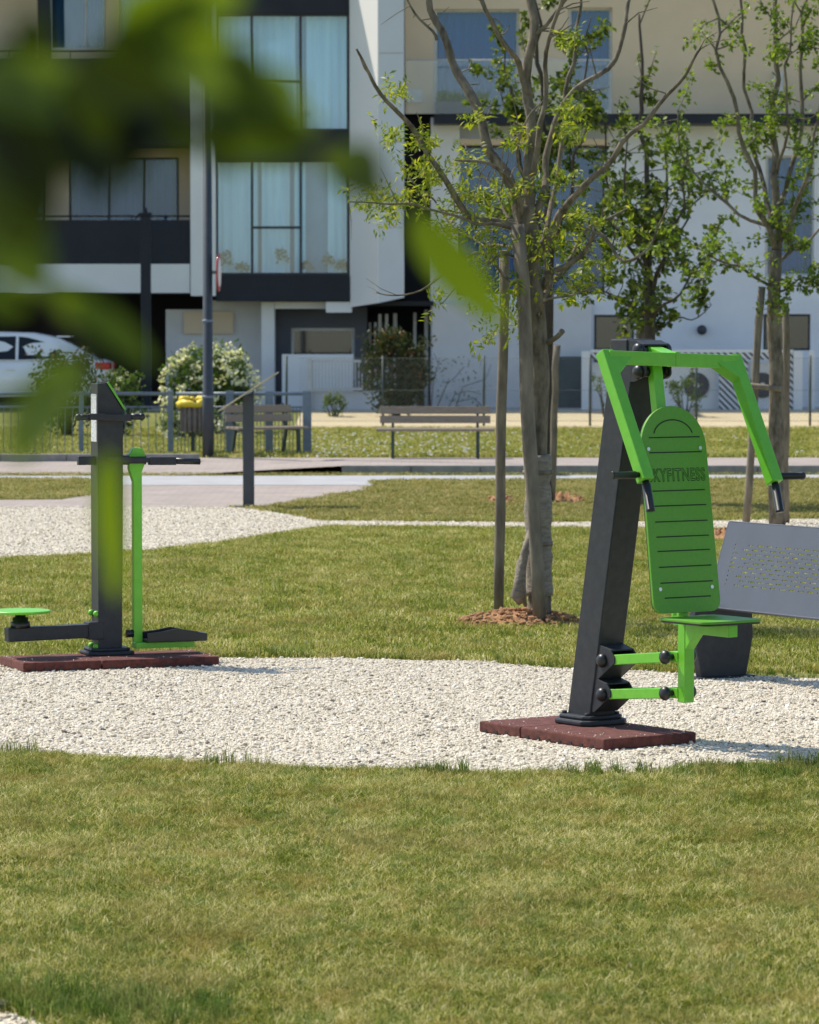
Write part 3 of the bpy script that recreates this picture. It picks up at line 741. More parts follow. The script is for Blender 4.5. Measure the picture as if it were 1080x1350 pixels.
# panel with real slots: grid of strips
p0 = PQ(-.02,-.085,.435); pu = (DB*.16+ZZ*.50); PH = pu.length; pu.normalize(); pnrm = LB.cross(pu)
if pnrm.dot(DB) > 0: pnrm = -pnrm
PLn = 2.0
def QP(l,h,n=0): return p0+LB*l+pu*h+pnrm*n
m = MB()
def cell(l0,l1,h0,h1):
    s = .0
    m.box(QP((l0+l1)/2,(h0+h1)/2), ((l1-l0)/2,(h1-h0)/2,.0025), (LB,pu,pnrm))
rows = [.14+.0275*k for k in range(10)]
l0s, l1s = .235, 1.9
# solid bands below and above
cell(.0,PLn,0,rows[0]); cell(.0,PLn,rows[-1]+.0075,PH)
cell(.0,.10,rows[0],rows[-1]+.0075); cell(1.9,PLn,rows[0],rows[-1]+.0075)
for i, r in enumerate(rows):
    if i < 9: cell(.10,1.9,r+.0075,rows[i+1])
    # bars between slots
    x = .10; k = 0
    off = (i % 2)*.045
    while x < 1.9:
        if x < .2:
            st = .12+.0*i; sl_ = [0,0,.052,.044,.03,.055,.02,.012,.01,.012][::-1][i]
            cell(x, st, r, r+.0075); x2 = st+max(sl_,.012); cell(x2, .21+off, r, r+.0075); x = .21+off
        else:
            x2 = x+.055; e = min(x2+.035, 1.9); cell(x2, e, r, r+.0075) if x2 < 1.9 else None; x = x2+.035
m.build('slotted_panel', M_char2, th)
m = MB(); m.box(QP(PLn/2,-.004,-.018),(PLn/2,.004,.022),(LB,pu,pnrm)); m.box(QP(PLn/2,PH+.004,-.012),(PLn/2,.004,.015),(LB,pu,pnrm)); m.box(QP(-.004,PH/2,-.012),(.004,PH/2,.015),(LB,pu,pnrm)); m.build('folded_rim', M_char2, th, .002)
m = MB(); m.beam(PQ(.0,.06,.45),PQ(1.75,.06,.45), .08, .04); m.build('under_beam', M_char, th, .003)

# ---------------------------------------------------------------- info lectern
LO = G(328,669)
th = thing('info_lectern', LO, 'dark metal lectern post with a tilted thin board seen edge-on', 'lectern')
sP = 5000/LO.y; tz = lambda y: CAM_H-(y-430)/sP
m = MB(); hwp = 7.3/sP
m.add([LO+Vector((a,b,z)) for a,b,z in ((-hwp,-.05,0),(hwp,-.05,0),(hwp,.05,0),(-hwp,.05,0),(-hwp,-.05,tz(526)),(hwp,-.05,tz(514)),(hwp,.05,tz(514)),(-hwp,.05,tz(526)))],
      [(0,1,5,4),(3,7,6,2),(0,4,7,3),(1,2,6,5),(4,5,6,7),(0,3,2,1)])
m.build('post', M_lamp, th, .004)
m = MB(); m.box(LO+Vector((0,0,.01)),(.165,.13,.01)); m.build('foot_plate', M_galv, th, .003)
a = LO+Vector(((290-328)/sP,0,tz(541))); b = LO+Vector(((367-328)/sP,0,tz(491)))
m = MB(); m.beam(a,b,.5,.016,Vector((0,1,0))); m.build('board', M_panelbrown, th, .003)
m = MB(); m.box(LO+Vector((-.01,0,tz(524))),(.045,.09,.02)); m.build('board_bracket', M_lamp, th)

# ---------------------------------------------------------------- park benches
def slat_bench(o, rz, label, length=1.8, seed=0):
    th = thing('park_bench', o, label, 'bench', 'slatted park benches by the pavement', rz=rz)
    X = Vector((math.cos(rz),math.sin(rz),0)); Yb = Vector((-X.y,X.x,0))   # Yb = towards the back
    P = lambda a,b,z: Vector(o)+X*a+Yb*b+ZZ*z
    for k, b in enumerate((-.2,-.06,.08)):
        m = MB(); m.box(P(0,b,.43+.004*k),(length/2,.062,.018),(X,Yb,ZZ)); m.build('seat_slat', M_wood, th, .005)
    for k, (b,z) in enumerate(((.2,.58),(.235,.72))):
        m = MB(); m.beam(P(-length/2*.94,b,z),P(length/2*.94,b,z), .026, .115, Yb+ZZ*-.2); m.build('back_slat', M_wood, th, .005)
    for a in (-length*.36, length*.36):
        m = MB(); m.beam(P(a,-.25,.405),P(a,.17,.405),.045,.03); m.build('seat_support', M_gpost, th)
        m = MB(); m.beam(P(a,.17,.40),P(a,.26,.80),.04,.03,X); m.build('back_support', M_gpost, th)
        for b0,b1 in ((-.22,-.26),(.14,.26)):
            m = MB(); m.beam(P(a,b0,.40),P(a,b1,0),.045,.045,X); m.build('leg', M_gpost, th)
    return th
p = G(574,604,.12); slat_bench(p, 0, 'weathered slatted bench alone on the lawn edge right of the railing', 1.78)
p = G(350,601,.12); slat_bench(p, R(32), 'weathered slatted bench in front of the blue grey railing behind the lectern', 1.25)

# ---------------------------------------------------------------- railing
YR = G(100,600,.12).y + .35
def rail(x0, x1, spacing, posts, label, Y):
    a = W(x0,560,Y).x; b = W(x1,560,Y).x
    th = thing('metal_railing', (a,Y,.12), label, 'railing', 'blue grey railings beside the plaza')
    sR = 5000/Y; hz = lambda y: CAM_H-(y-430)/sR
    for yy, r in ((519,.028),(536.5,.014),(597,.016)):
        m = MB(); m.tube([(a,Y,hz(yy)),(b,Y,hz(yy))], r, 10); m.build('rail', M_rail, th)
    for px0, w in posts:
        q = W(px0,560,Y).x; m = MB(); m.box((q,Y+.01,(hz(515)+.12)/2),(w/2,.035,(hz(515)-.12)/2)); m.build('post', M_rail, th, .006)
    m = MB(); q = a+spacing/2
    while q < b:
        m.box((q,Y,(hz(536.5)+hz(597))/2),(.0065,.0065,(hz(536.5)-hz(597))/2)); q += spacing
    m.build('baluster_row', M_rail, th)
rail(-300,228,.118,((-190,.07),(-40,.07),(107,.075),(225,.09)),'long railing with wide set balusters behind the left machine',YR)
rail(232,410,.056,((303,.12),(355,.12),(405,.135)),'short railing with close set balusters behind the lectern',YR-.02)

# lamp post
q = G(274.5,603,.12)
th = thing('street_lamp', q, 'tall dark round lamp post rising beside the litter bin', 'street lamp')
m = MB(); m.tube([q, q+ZZ*1.0, q+ZZ*1.02, q+ZZ*7.8],[.088,.088,.078,.055],16); m.build('pole', M_lamp, th)
m = MB(); m.beam(q+ZZ*7.75, q+Vector((.1,-.9,7.95)), .06,.06); m.build('arm', M_lamp, th)
m = MB(); m.box(q+Vector((.12,-1.15,7.96)),(.13,.3,.045)); m.build('lamp_head', M_lamp, th, .02)
for zz in (.9,2.05): 
    m = MB(); m.tube([q+ZZ*zz,q+ZZ*(zz+.04)],.094 if zz<1 else .085,16); m.build('band', M_rail, th)
sg = q+Vector((.17,0,CAM_H+(430-373)/82.)); 
t = thing('round_sign', sg, 'round red rimmed sign seen almost edge-on on the lamp post', 'road sign')
nrm = Vector((.99,-.05,0)).normalized(); tv = Vector((-nrm.y,nrm.x,0)).normalized()
def disc(c, r, n, th_, mat, name, par):
    m = MB(); m.tube([c-n*th_/2, c+n*th_/2], r, 28); return m.build(name, mat, par)
s_ = disc(sg,.29,nrm,.02,M_red,'rim',t); disc(sg+nrm*.011,.22,nrm,.004,M_white,'sign_face',t); disc(sg-nrm*.013,.27,nrm,.004,M_galv,'back_plate',t)
m = MB(); m.beam(sg-Vector((.12,0,0)), sg, .03,.05); m.build('clamp', M_galv, t)

# litter bin with yellow bag
q = G(254,600,.12); q.y = YR-.25
t = thing('litter_bin', q, 'slatted litter bin with a yellow bag folded over its rim', 'litter bin')
m = MB(); m.tube([q+ZZ*.36,q+ZZ*.82],.17,16); m.build('bin_body', M_binbody, t)
m = MB()
for k in range(14):
    a = 2*math.pi*k/14; m.box(q+Vector((.18*math.cos(a),.18*math.sin(a),.6)),(.02,.02,.24))
m.build('slat_ring', M_binbody, t)
m = MB(); ringp = []
for k in range(24):
    a = 2*math.pi*k/24; rr = .2+random.uniform(-.012,.012); ringp.append(q+Vector((rr*math.cos(a),rr*math.sin(a),.79+random.uniform(-.02,.02))))
m.tube(ringp+[ringp[0]], [.05+random.uniform(-.012,.012) for _ in range(25)], 8, lump=.2)
for k in range(12):
    a = random.uniform(0,6.28); m.ball(q+Vector((.17*math.cos(a),.17*math.sin(a),.86)), random.uniform(.04,.06), 8, 6)
m.build('yellow_bag', M_yellow, t)
m = MB(); m.beam(q,q+ZZ*.4,.06,.06,Vector((1,0,0))); m.build('stand', M_gpost, t)

# dark square pole by the portico
q = W(193,560,80.6); q.z = .35
m = MB(); hp = CAM_H+(430-285)/62-.35
m.box(q+ZZ*hp/2,(.105,.105,hp/2)); m.box(q+ZZ*(hp+.03),(.13,.13,.03)); m.tube([q+Vector((0,0,hp)),q+Vector((0,0,hp+.16))],.04,8)
m.tube([q+Vector((-.1,0,hp+.06)),q+Vector((-.22,0,hp-.06))],.025,8)
o = m.build('drain_pole', M_dark, None, .01, loc=q); tag(o, 'dark blue square pole standing in front of the left balconies', 'pole')

# ---------------------------------------------------------------- chain-link fence
YF = 74.6; zf = .16
a = W(395,560,YF).x; b = W(1400,560,YF).x
th = thing('chain_link_fence', (a,YF,zf), 'thin wire mesh fence with slim dark posts in front of the building', 'fence')
for pxx in (378,505,638,778,918,1068,1200,1330):
    q = W(pxx,560,YF).x; m = MB(); m.tube([(q,YF,zf-.05),(q,YF,1.53)],.024,8); m.build('post', M_gpost, th)
m = MB()
for zz in (.25,.85,1.48): m.tube([(a,YF,zz),(b,YF,zz)],.004,4)
x = a-1.3; S = .075
while x < b:
    for sgn in (1,-1):
        x0, x1 = x, x+1.25
        z0, z1 = (.22,1.47) if sgn>0 else (1.47,.22)
        p0_, p1_ = Vector((x0,YF,z0)), Vector((x1,YF,z1))
        if x0 < a:
            f = (a-x0)/(x1-x0); p0_ = p0_.lerp(p1_, f)
        if x1 > b:
            f = (b-x0)/(x1-x0); p1_ = Vector((x0,YF,z0)).lerp(Vector((x1,YF,z1)), f)
        if p1_.x > p0_.x: m.tube([p0_,p1_],.0015,3,caps=False)
    x += S
m.build('wire_mesh', M_galv, th)

# ---------------------------------------------------------------- building
YB = 82.0
def bz(y, Y=YB): return W(540,y,Y).z
def bX(x, Y=YB): return W(x,560,Y).x
BLD = thing('apartment_building', (0,YB,.35), 'modern apartment block with glazed bay, dark balconies and beige and pale walls', 'building')
def bb(name, x0,y0,x1,y1, Y, dep, mat, par=BLD, bev=0):
    X0,X1 = bX(x0,Y),bX(x1,Y); Z0,Z1 = max(bz(y1,Y),.33),bz(y0,Y)
    m = MB(); m.box(((X0+X1)/2,Y+dep/2,(Z0+Z1)/2),((X1-X0)/2,dep/2,(Z1-Z0)/2)); return m.build(name, mat, par, bev)
def wall_holes(name, x0,y0,x1,y1, Y, holes, mat, rev=.22):
    X = sorted({x0,x1,*[h[0] for h in holes],*[h[2] for h in holes]}); Yv = sorted({y0,y1,*[h[1] for h in holes],*[h[3] for h in holes]})
    m = MB()
    for i in range(len(X)-1):
        for j in range(len(Yv)-1):
            cx, cy = (X[i]+X[i+1])/2,(Yv[j]+Yv[j+1])/2
            if any(h[0]<cx<h[2] and h[1]<cy<h[3] for h in holes): continue
            a,b = bX(X[i],Y),bX(X[i+1],Y); c,d = max(bz(Yv[j+1],Y),.33),bz(Yv[j],Y)
            m.add([(a,Y,c),(b,Y,c),(b,Y,d),(a,Y,d)],[(0,1,2,3)])
    for h in holes:
        a,b = bX(h[0],Y),bX(h[2],Y); c,d = max(bz(h[3],Y),.33),bz(h[1],Y)
        m.add([(a,Y,c),(b,Y,c),(b,Y,d),(a,Y,d),(a,Y+rev,c),(b,Y+rev,c),(b,Y+rev,d),(a,Y+rev,d)],[(0,1,5,4),(1,2,6,5),(2,3,7,6),(3,0,4,7)])
    # outer returns
    a,b = bX(x0,Y),bX(x1,Y); c,d = max(bz(y1,Y),.33),bz(y0,Y)
    m.add([(a,Y,c),(a,Y+1.4,c),(a,Y+1.4,d),(a,Y,d)],[(0,1,2,3)]); m.add([(b,Y,c),(b,Y+1.4,c),(b,Y+1.4,d),(b,Y,d)],[(0,1,2,3)])
    return m.build(name, mat, BLD)
def window(x0,y0,x1,y1,Y, glass, fmat, mull=(), trans=(), fw=3.0, back=None, name='window', segs=None):
    X0,X1,Z0,Z1 = bX(x0,Y),bX(x1,Y),bz(y1,Y),bz(y0,Y); f = fw/61/1.0
    m = MB()
    m.box(((X0+X1)/2,Y,Z1-f/2),((X1-X0)/2,.035,f/2)); m.box(((X0+X1)/2,Y,Z0+f/2),((X1-X0)/2,.035,f/2))
    for xx in (X0+f/2, X1-f/2): m.box((xx,Y,(Z0+Z1)/2),(f/2,.035,(Z1-Z0)/2-f))
    for q in mull: m.box((bX(q,Y),Y,(Z0+Z1)/2),(f/2,.033,(Z1-Z0)/2-f))
    for (q0,q1,yy) in trans: m.box(((bX(q0,Y)+bX(q1,Y))/2,Y,bz(yy,Y)),((bX(q1,Y)-bX(q0,Y))/2-f/2,.03,f/2))
    w = m.build(name, fmat, BLD, .004)
    m = MB(); m.box(((X0+X1)/2,Y+.01,(Z0+Z1)/2),((X1-X0)/2-f,.004,(Z1-Z0)/2-f)); m.build('pane', glass, w)
    bm_, d_ = back if back else (None, 0)
    for (c0,c1) in (segs or [(x0,x1)]) if back else []:
        C0, C1 = bX(c0,Y), bX(c1,Y)
        m = MB(); n = max(8,int((C1-C0)/.035)); vs = []
        for i in range(n+1):
            xx = C0+(C1-C0)*i/n; yy = Y+d_+.025*math.sin(i*1.25)+.012*math.sin(i*.37)
            vs += [(xx,yy,Z0+.02),(xx,yy,Z1-.02)]
        m.add(vs,[(2*i,2*i+2,2*i+3,2*i+1) for i in range(n)],True); m.build('curtain' , bm_, w)
    return w
# core volume (upper floors) and rear ground floor
bb('core_wall', -460,-60,1500,385, 86.0, 9.0, M_void)
bb('rear_wall', -460,380,1500,545, 88.5, 6.0, M_void)
bb('roof_slab', -460,-75,1500,-60, 82.2, 12.8, M_conc)
# left block
wall_holes('recess_wall', -460,-60,252,372, 83.7, [(-330,-50,-200,66),(68,-50,142,66),(160,-50,235,66),(-330,205,-120,345),(-60,205,60,345),(92,207,237,345)], M_beige)
window(68,-50,142,66,83.86, M_glass, M_wframe, mull=(116,), back=(M_bluecurt,.15))
window(160,-50,235,66,83.86, M_glass, M_wframe, mull=(200,), back=(M_bluecurt,.15))
window(-330,-50,-200,66,83.86, M_glass, M_wframe, mull=(-265,), back=(M_bluecurt,.15))
window(92,207,237,345,83.86, M_blueglass, M_frame, mull=(145,191), back=(M_bluecurt,.2))
window(-60,205,60,345,83.86, M_blueglass, M_frame, mull=(0,), back=(M_bluecurt,.2))
window(-330,205,-120,345,83.86, M_blueglass, M_frame, mull=(-225,), back=(M_bluecurt,.2))
bb('balcony_parapet', -460,78,251,176, 81.95, .12, M_dark)
bb('balcony_slab', -460,176,251,190, 82.0, 1.69, M_dark)
bb('balcony_parapet', -460,290,251,348, 81.95, .12, M_dark)
bb('slab_edge', -460,348,251,386, 81.9, 1.7, M_white)
bb('balcony_post', 52,-60,68,78, 82.1, .25, M_dark)
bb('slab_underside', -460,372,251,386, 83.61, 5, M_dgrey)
for yy in (68,285):
    m = MB(); z_ = bz(yy); m.tube([(bX(-460),82.0,z_),(bX(251),82.0,z_)],.02,8)
    q = bX(-460)
    while q < bX(251): m.tube([(q,82.0,z_),(q,82.0,z_-.16)],.012,6); q += 1.3
    m.build('balcony_rail', M_frame, BLD)
bb('corner_column', 252,-60,285,390, 81.85, 1.2, M_white)
# glazed bay
bb('bay_spandrel', 285,-60,461,18, 82.0, .5, M_dark)
bb('bay_spandrel', 285,173,461,210, 82.0, .5, M_dark)
bb('bay_spandrel', 285,363,461,397, 81.95, 4.0, M_dark)
for (y0,y1,yt,sg0) in ((18,173,108,[(286,331),(334,390),(404,460)]),(210,363,300,[(287,340),(345,382),(388,403),(432,460)])):
    window(285,y0,461,y1,82.12, M_glass, M_frame, mull=(333,397), trans=((333,397,yt),), fw=3.4, back=(M_curtain,.32), segs=sg0)
    m = MB(); m.box(((bX(286)+bX(460))/2,82.62,(bz(y0)+bz(y1))/2),((bX(460)-bX(286))/2,.03,(bz(y0)-bz(y1))/2)); m.build('roller_blind', M_paleblue, BLD)
bb('bay_floor', 286,360,460,363, 82.15, 3.0, M_dgrey)
# white angled fin: sunlit side and shaded front painted as two colours
a0 = (bX(462,82.0),82.0); a1 = (bX(499,80.9),80.9); a2 = (bX(533,80.9),80.9); a3 = (bX(533,84),84.5); a4 = (bX(462,84),84.5)
zb0 = bz(404,82); zb1 = bz(392,80.9); zt_ = bz(-60)
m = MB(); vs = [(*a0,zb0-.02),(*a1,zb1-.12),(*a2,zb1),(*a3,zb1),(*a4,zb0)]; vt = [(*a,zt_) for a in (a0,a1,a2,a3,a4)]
m.add(vs+vt,[(0,1,6,5),(1,2,7,6),(2,3,8,7),(3,4,9,8),(4,0,5,9),(4,3,2,1,0),(5,6,7,8,9)]); m.build('angled_fin', M_finshade, BLD)
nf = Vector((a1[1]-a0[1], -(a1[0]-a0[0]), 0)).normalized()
m = MB(); m.prism([Vector((*a0,zb0-.02)),Vector((*a1,zb1-.12)),Vector((*a1,zt_-.01)),Vector((*a0,zt_-.01))], nf*.012); m.build('fin_sunlit_side', M_finsun, BLD)  # thin sheet added to carry the painted sunlit tone
for yy in (70,187,300):     # panel joints
    m = MB(); z_ = bz(yy,80.9); m.box(((a1[0]+a2[0])/2,80.898,z_),((a2[0]-a1[0])/2-.02,.003,.008)); m.build('panel_joint', M_conc, BLD)
# recess
bb('recess_back', 533,150,572,397, 84.0, .3, M_dark)
bb('recess_soffit', 462,397,572,403, 82.3, 4, M_void)
bb('recess_back', 484,403,568,540, 85.5, .3, M_void)
for xx,y0,w in ((488,425,3),(495,425,3),(501,414,4),(510,414,4),(521,413,5),(547,412,4),(562,408,5)):
    q = bX(xx,83.5); m = MB(); z1 = bz(y0,83.5); m.box((q,83.5+(xx%3)*.1,(z1+.35)/2),(w/2/60,.04,(z1-.35)/2)); m.build('slim_column', M_wframe, BLD)
# right block upper
wall_holes('upper_wall', 534,-60,1500,150, 82.6, [(572,12,684,149),(748,10,806,149),(1180,10,1300,149)], M_beige)
window(572,12,684,149,82.78, M_blueglass, M_wframe, mull=(), back=(M_bluecurt,.25), fw=4)
window(748,10,806,149,82.78, M_blueglass, M_wframe, mull=(), back=(M_bluecurt,.25), fw=4)
window(1180,10,1300,149,82.78, M_blueglass, M_wframe, mull=(1240,), back=(M_bluecurt,.25), fw=4)
bb('slab_band', 572,151,1500,163, 81.6, 1.2, M_dark)
w_ = bb('glass_balustrade', 536,80,806,150, 81.65, .02, M_bal)
m = MB(); z_ = bz(79,81.65); m.tube([(bX(536,81.65),81.66,z_),(bX(806,81.65),81.66,z_)],.018,8); m.build('handrail', M_wframe, w_)
pl = bb('planter_box', 574,134,645,150, 81.8, .25, M_dgrey)
bb('wall_vent', 536,118,557,135, 82.5, .1, M_wframe); bb('wall_vent', 1018,95,1030,130, 82.5, .1, M_wframe)
# right block lower
wall_holes('lower_wall', 568,155,1500,545, 82.62-.0, [(603,186,797,388),(1008,205,1072,364),(1006,414,1068,462),(783,415,836,544),(1200,205,1300,364)], M_blue_wall)
window(603,192,797,388,82.8, M_blueglass, M_frame, mull=(700,), back=(M_bluecurt,.25), fw=3)
window(1008,205,1072,364,82.8, M_blueglass, M_wframe, mull=(), back=(M_bluecurt,.2), fw=3)
window(1006,414,1068,462,82.8, M_darkglass, M_frame, mull=(), back=(M_void,.2), fw=3)
window(783,415,836,544,82.8, M_darkglass, M_frame, mull=(), back=(M_void,.2), fw=3)
window(1200,205,1300,364,82.8, M_blueglass, M_frame, mull=(1250,), back=(M_bluecurt,.2), fw=3)
bb('lintel', 598,183,802,191, 82.3, .4, M_beige)
bb('white_pier', 568,155,606,300, 82.3, .3, M_white)
bb('ground_wall_panel', 570,400,780,545, 82.45, .12, M_grey_wall)
m = MB(); m.ball((bX(925,82.5),82.5,bz(435,82.5)),.11,12,8); m.build('wall_lamp', M_ink, BLD)
# ground floor centre
bb('ground_wall', 219,408,346,545, 83.2, .3, M_grey_wall)
bb('ground_wall', 268,396,346,409, 83.18, .3, M_grey_wall)
bb('wall_panel', 243,411,308,440, 83.1, .09, M_beige)
bb('portal_frame', 345,398,362,545, 82.4, .8, M_white)
bb('portal_frame', 362.5,398,437,407, 82.4, .8, M_white)
bb('slab_edge', 430,398,464,412, 82.0, .45, M_white)
wall_holes('shade_wall', 362,405,484,545, 83.3, [(384,432,468,500)], M_dgrey)
window(384,432,468,500,83.45, M_darkglass, M_wframe, mull=(), back=(M_void,.3), fw=4)
bb('low_wall', 372,467,466,545, 81.2, .2, M_white)
bb('plinth_wall', 408,516,512,545, 80.2, .25, M_grey_wall)
# potted plants behind the bay glass
def leaf_quad(m, p, d, n, L, Wd, val, fold=.25):
    sd = d.cross(n).normalized(); up = sd.cross(d).normalized()
    m.add([p, p+d*L*.5+sd*Wd*.5+up*L*fold*.3, p+d*L, p+d*L*.5-sd*Wd*.5+up*L*fold*.3], [(0,1,2),(0,2,3)]); m.attr += [val]*4
def rv():
    while True:
        v = Vector((random.uniform(-1,1),random.uniform(-1,1),random.uniform(-1,1)))
        if .1 < v.length < 1: return v.normalized()
def bush(name, base, rad, n, lsz, mat, label, cat, stems=7, flowers=0, fl_sz=.05, group=None, stemmat=None, spiky=.0):
    base = Vector(base)
    th = thing(name, base, label, cat, group)
    m = MB(); tips = []
    for k in range(stems):
        a = 2*math.pi*k/stems+random.uniform(-.3,.3); q = random.uniform(.3,.95)
        top = base+Vector((rad[0]*q*math.cos(a),rad[1]*q*math.sin(a),rad[2]*random.uniform(.75,1.15)*(1-.25*q)))
        mid = base.lerp(top,.5)+Vector((random.uniform(-.05,.05),0,-.02)); m.tube([base+Vector((.04*math.cos(a),.04*math.sin(a),-.05)),mid,top],[.018,.012,.004],5)
        tips.append((base,mid,top))
    m.build('stem', stemmat or M_barkd, th)
    m = MB(); cl = []
    for _ in range(max(10,n//26)):
        v = rv(); r_ = random.uniform(.45,1)**.6; c = base+Vector((v.x*rad[0]*r_*.85,v.y*rad[1]*r_*.85,rad[2]*(.5+.5*v.z*r_*random.uniform(.8,1.1)))); cl.append(c)
    for b_,mi,tp in tips:
        for f in (.5,.8,1): cl.append(mi.lerp(tp,f)+rv()*.03)
    cs = min(rad)*.24
    for _ in range(n):
        c = random.choice(cl); p = c+rv()*cs*random.random()**.5*Vector((1,1,1.2+spiky)).length/1.7
        if p.z < base.z+.02: p.z = base.z+random.uniform(.02,.1)
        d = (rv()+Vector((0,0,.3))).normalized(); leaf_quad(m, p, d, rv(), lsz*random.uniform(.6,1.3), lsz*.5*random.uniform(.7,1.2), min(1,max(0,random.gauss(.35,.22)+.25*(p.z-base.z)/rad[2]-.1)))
    m.build('foliage', mat, th)
    if flowers:
        m = MB()
        for _ in range(flowers):
            v = rv(); v.y = -abs(v.y) if random.random() < .7 else v.y
            c = base+Vector((v.x*rad[0]*.98,v.y*rad[1]*.98,rad[2]*(.5+.52*v.z)))
            if c.z < base.z+.1: c.z = base.z+.15
            R_ = fl_sz*random.uniform(.6,1.3)
            for _ in range(16):
                q = rv(); leaf_quad(m, c+q*R_*.8, rv(), q, R_*.7, R_*.6, random.random())
        m.build('blossom', L_flow, th)
    return th
for xx, hgt in ((299,.5),(319,.25),(372,.6),(405,.3),(432,.45),(452,.3)):
    m = MB(); c = Vector((bX(xx,82.27),82.27,bz(360,82.27)))
    for _ in range(70):
        q = rv(); leaf_quad(m, c+Vector((q.x*.12,q.y*.04,hgt*.5+abs(q.z)*hgt*.5-.05)), rv(), rv(), .09,.05, random.random())
    pt = m.build('houseplant', L_bushg, None, loc=c); tag(pt, 'small houseplant behind the lower bay window glass', 'houseplant', 'houseplants behind the bay window')
m = MB()
for _ in range(260):
    c = Vector((random.uniform(bX(576),bX(643)),81.85+random.uniform(0,.15),bz(134,81.8)-.02)); leaf_quad(m, c, (Vector((random.uniform(-.4,.4),random.uniform(-.3,.3),1))).normalized(), rv(), random.uniform(.15,.32), .03, random.uniform(.4,1))
o = m.build('balcony_grass', L_t3, None, loc=(bX(610),81.9,bz(134,81.8))); tag(o, 'tuft of bright green grass in the upper balcony planter', 'plant')

# white metal railing near the portal
sx = lambda x,Y: bX(x,Y)
Yg = 80.1; th = thing('white_gate_railing', (bX(410,Yg),Yg,.35), 'pale vertical bar railing on the low wall under the glazed bay', 'railing')
m = MB(); za, zb_ = bz(476,Yg), bz(513,Yg)
for z_ in (za,zb_): m.box(((bX(411,Yg)+bX(478,Yg))/2,Yg,z_),((bX(478,Yg)-bX(411,Yg))/2,.02,.025))
m.build('rail', M_wframe, th)
m = MB(); q = bX(412,Yg)
while q < bX(478,Yg): m.box((q,Yg,(za+zb_)/2),(.012,.012,(za-zb_)/2)); q += .07
m.build('bar_row', M_wframe, th)
m = MB(); m.box((bX(408,Yg),Yg,(bz(473,Yg)+.35)/2),(.05,.05,(bz(473,Yg)-.35)/2)); m.build('post', M_wframe, th)

# AC enclosure
Ye = 80.2
th = thing('equipment_enclosure', (bX(768,Ye),Ye,.35), 'white framed equipment enclosure with black and white diagonal stripes', 'enclosure')
def eb(name,x0,y0,x1,y1,Y,dep,mat,par=th): return bb(name,x0,y0,x1,y1,Y,dep,mat,par)
for xx in ((767,778),(1046,1058)): eb('frame_post',xx[0],463,xx[1],546,Ye,.15,M_white)
eb('frame_beam',778.5,461,1045.5,464.5,Ye+.02,.12,M_white)
eb('striped_beam',778.5,464.8,1045.5,474,Ye+.04,.06,M_hatch)
eb('striped_panel',948,474.2,986,546,Ye+.05,.05,M_hatch); eb('striped_panel',1036,474.2,1045.5,546,Ye+.05,.05,M_hatch)
eb('frame_post',1066,462,1074,546,Ye+.2,.12,M_white)
for x0,x1,cx in ((781,858,None),(860,946,918),(988,1034,1005)):
    Yu = Ye+.35
    t2 = thing('air_conditioner', (bX((x0+x1)/2,Yu),Yu,.35), {781:'plain white outdoor cabinet at the left end inside the striped enclosure',860:'white outdoor air conditioner with a round fan behind the green arm frame',988:'white outdoor air conditioner with a round fan at the right end of the enclosure'}[x0], 'air conditioner', 'white units inside the striped enclosure')
    bb('casing',x0,478,x1,546,Yu,.4,M_white,t2)
    if cx:
        c = Vector((bX(cx,Yu),Yu-.006,bz(508,Yu)))
        m = MB(); m.tube([c+Vector((0,.004,0)),c+Vector((0,-.03,0))],.27,28); g_ = m.build('fan_grille', M_ink, t2)
        m = MB(); m.tube([c+Vector((0,-.03,0)),c+Vector((0,-.045,0))],.06,16); m.build('fan_hub', M_rim, g_)
o = bb('screen_panel',728,470,772,546,81.9,.05,M_greenpanel,None); tag(o,'dark green screen panel left of the striped enclosure','screen')
# round shrub & plants near enclosure
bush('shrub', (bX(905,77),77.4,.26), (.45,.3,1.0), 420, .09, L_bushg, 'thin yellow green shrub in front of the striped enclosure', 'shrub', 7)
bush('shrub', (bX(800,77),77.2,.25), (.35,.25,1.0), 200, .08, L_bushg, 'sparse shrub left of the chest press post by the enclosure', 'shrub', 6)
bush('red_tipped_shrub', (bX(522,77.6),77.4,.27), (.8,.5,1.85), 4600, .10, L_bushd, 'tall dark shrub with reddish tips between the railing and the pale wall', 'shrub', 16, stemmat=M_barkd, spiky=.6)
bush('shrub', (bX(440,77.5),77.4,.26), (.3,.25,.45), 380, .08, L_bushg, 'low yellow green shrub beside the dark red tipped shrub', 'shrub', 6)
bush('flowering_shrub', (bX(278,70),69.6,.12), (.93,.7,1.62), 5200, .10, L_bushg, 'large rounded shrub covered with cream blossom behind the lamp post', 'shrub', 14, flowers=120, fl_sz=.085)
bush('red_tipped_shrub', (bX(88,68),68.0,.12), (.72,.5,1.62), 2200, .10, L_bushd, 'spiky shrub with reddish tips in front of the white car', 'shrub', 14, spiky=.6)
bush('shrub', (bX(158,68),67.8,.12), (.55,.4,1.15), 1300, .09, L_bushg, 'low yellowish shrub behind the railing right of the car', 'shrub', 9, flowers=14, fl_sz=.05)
bush('shrub', (bX(250,66),66.4,.12), (.6,.4,.55), 700, .09, L_bushg, 'low shrub at the foot of the blossoming bush', 'shrub', 7, flowers=26, fl_sz=.05)
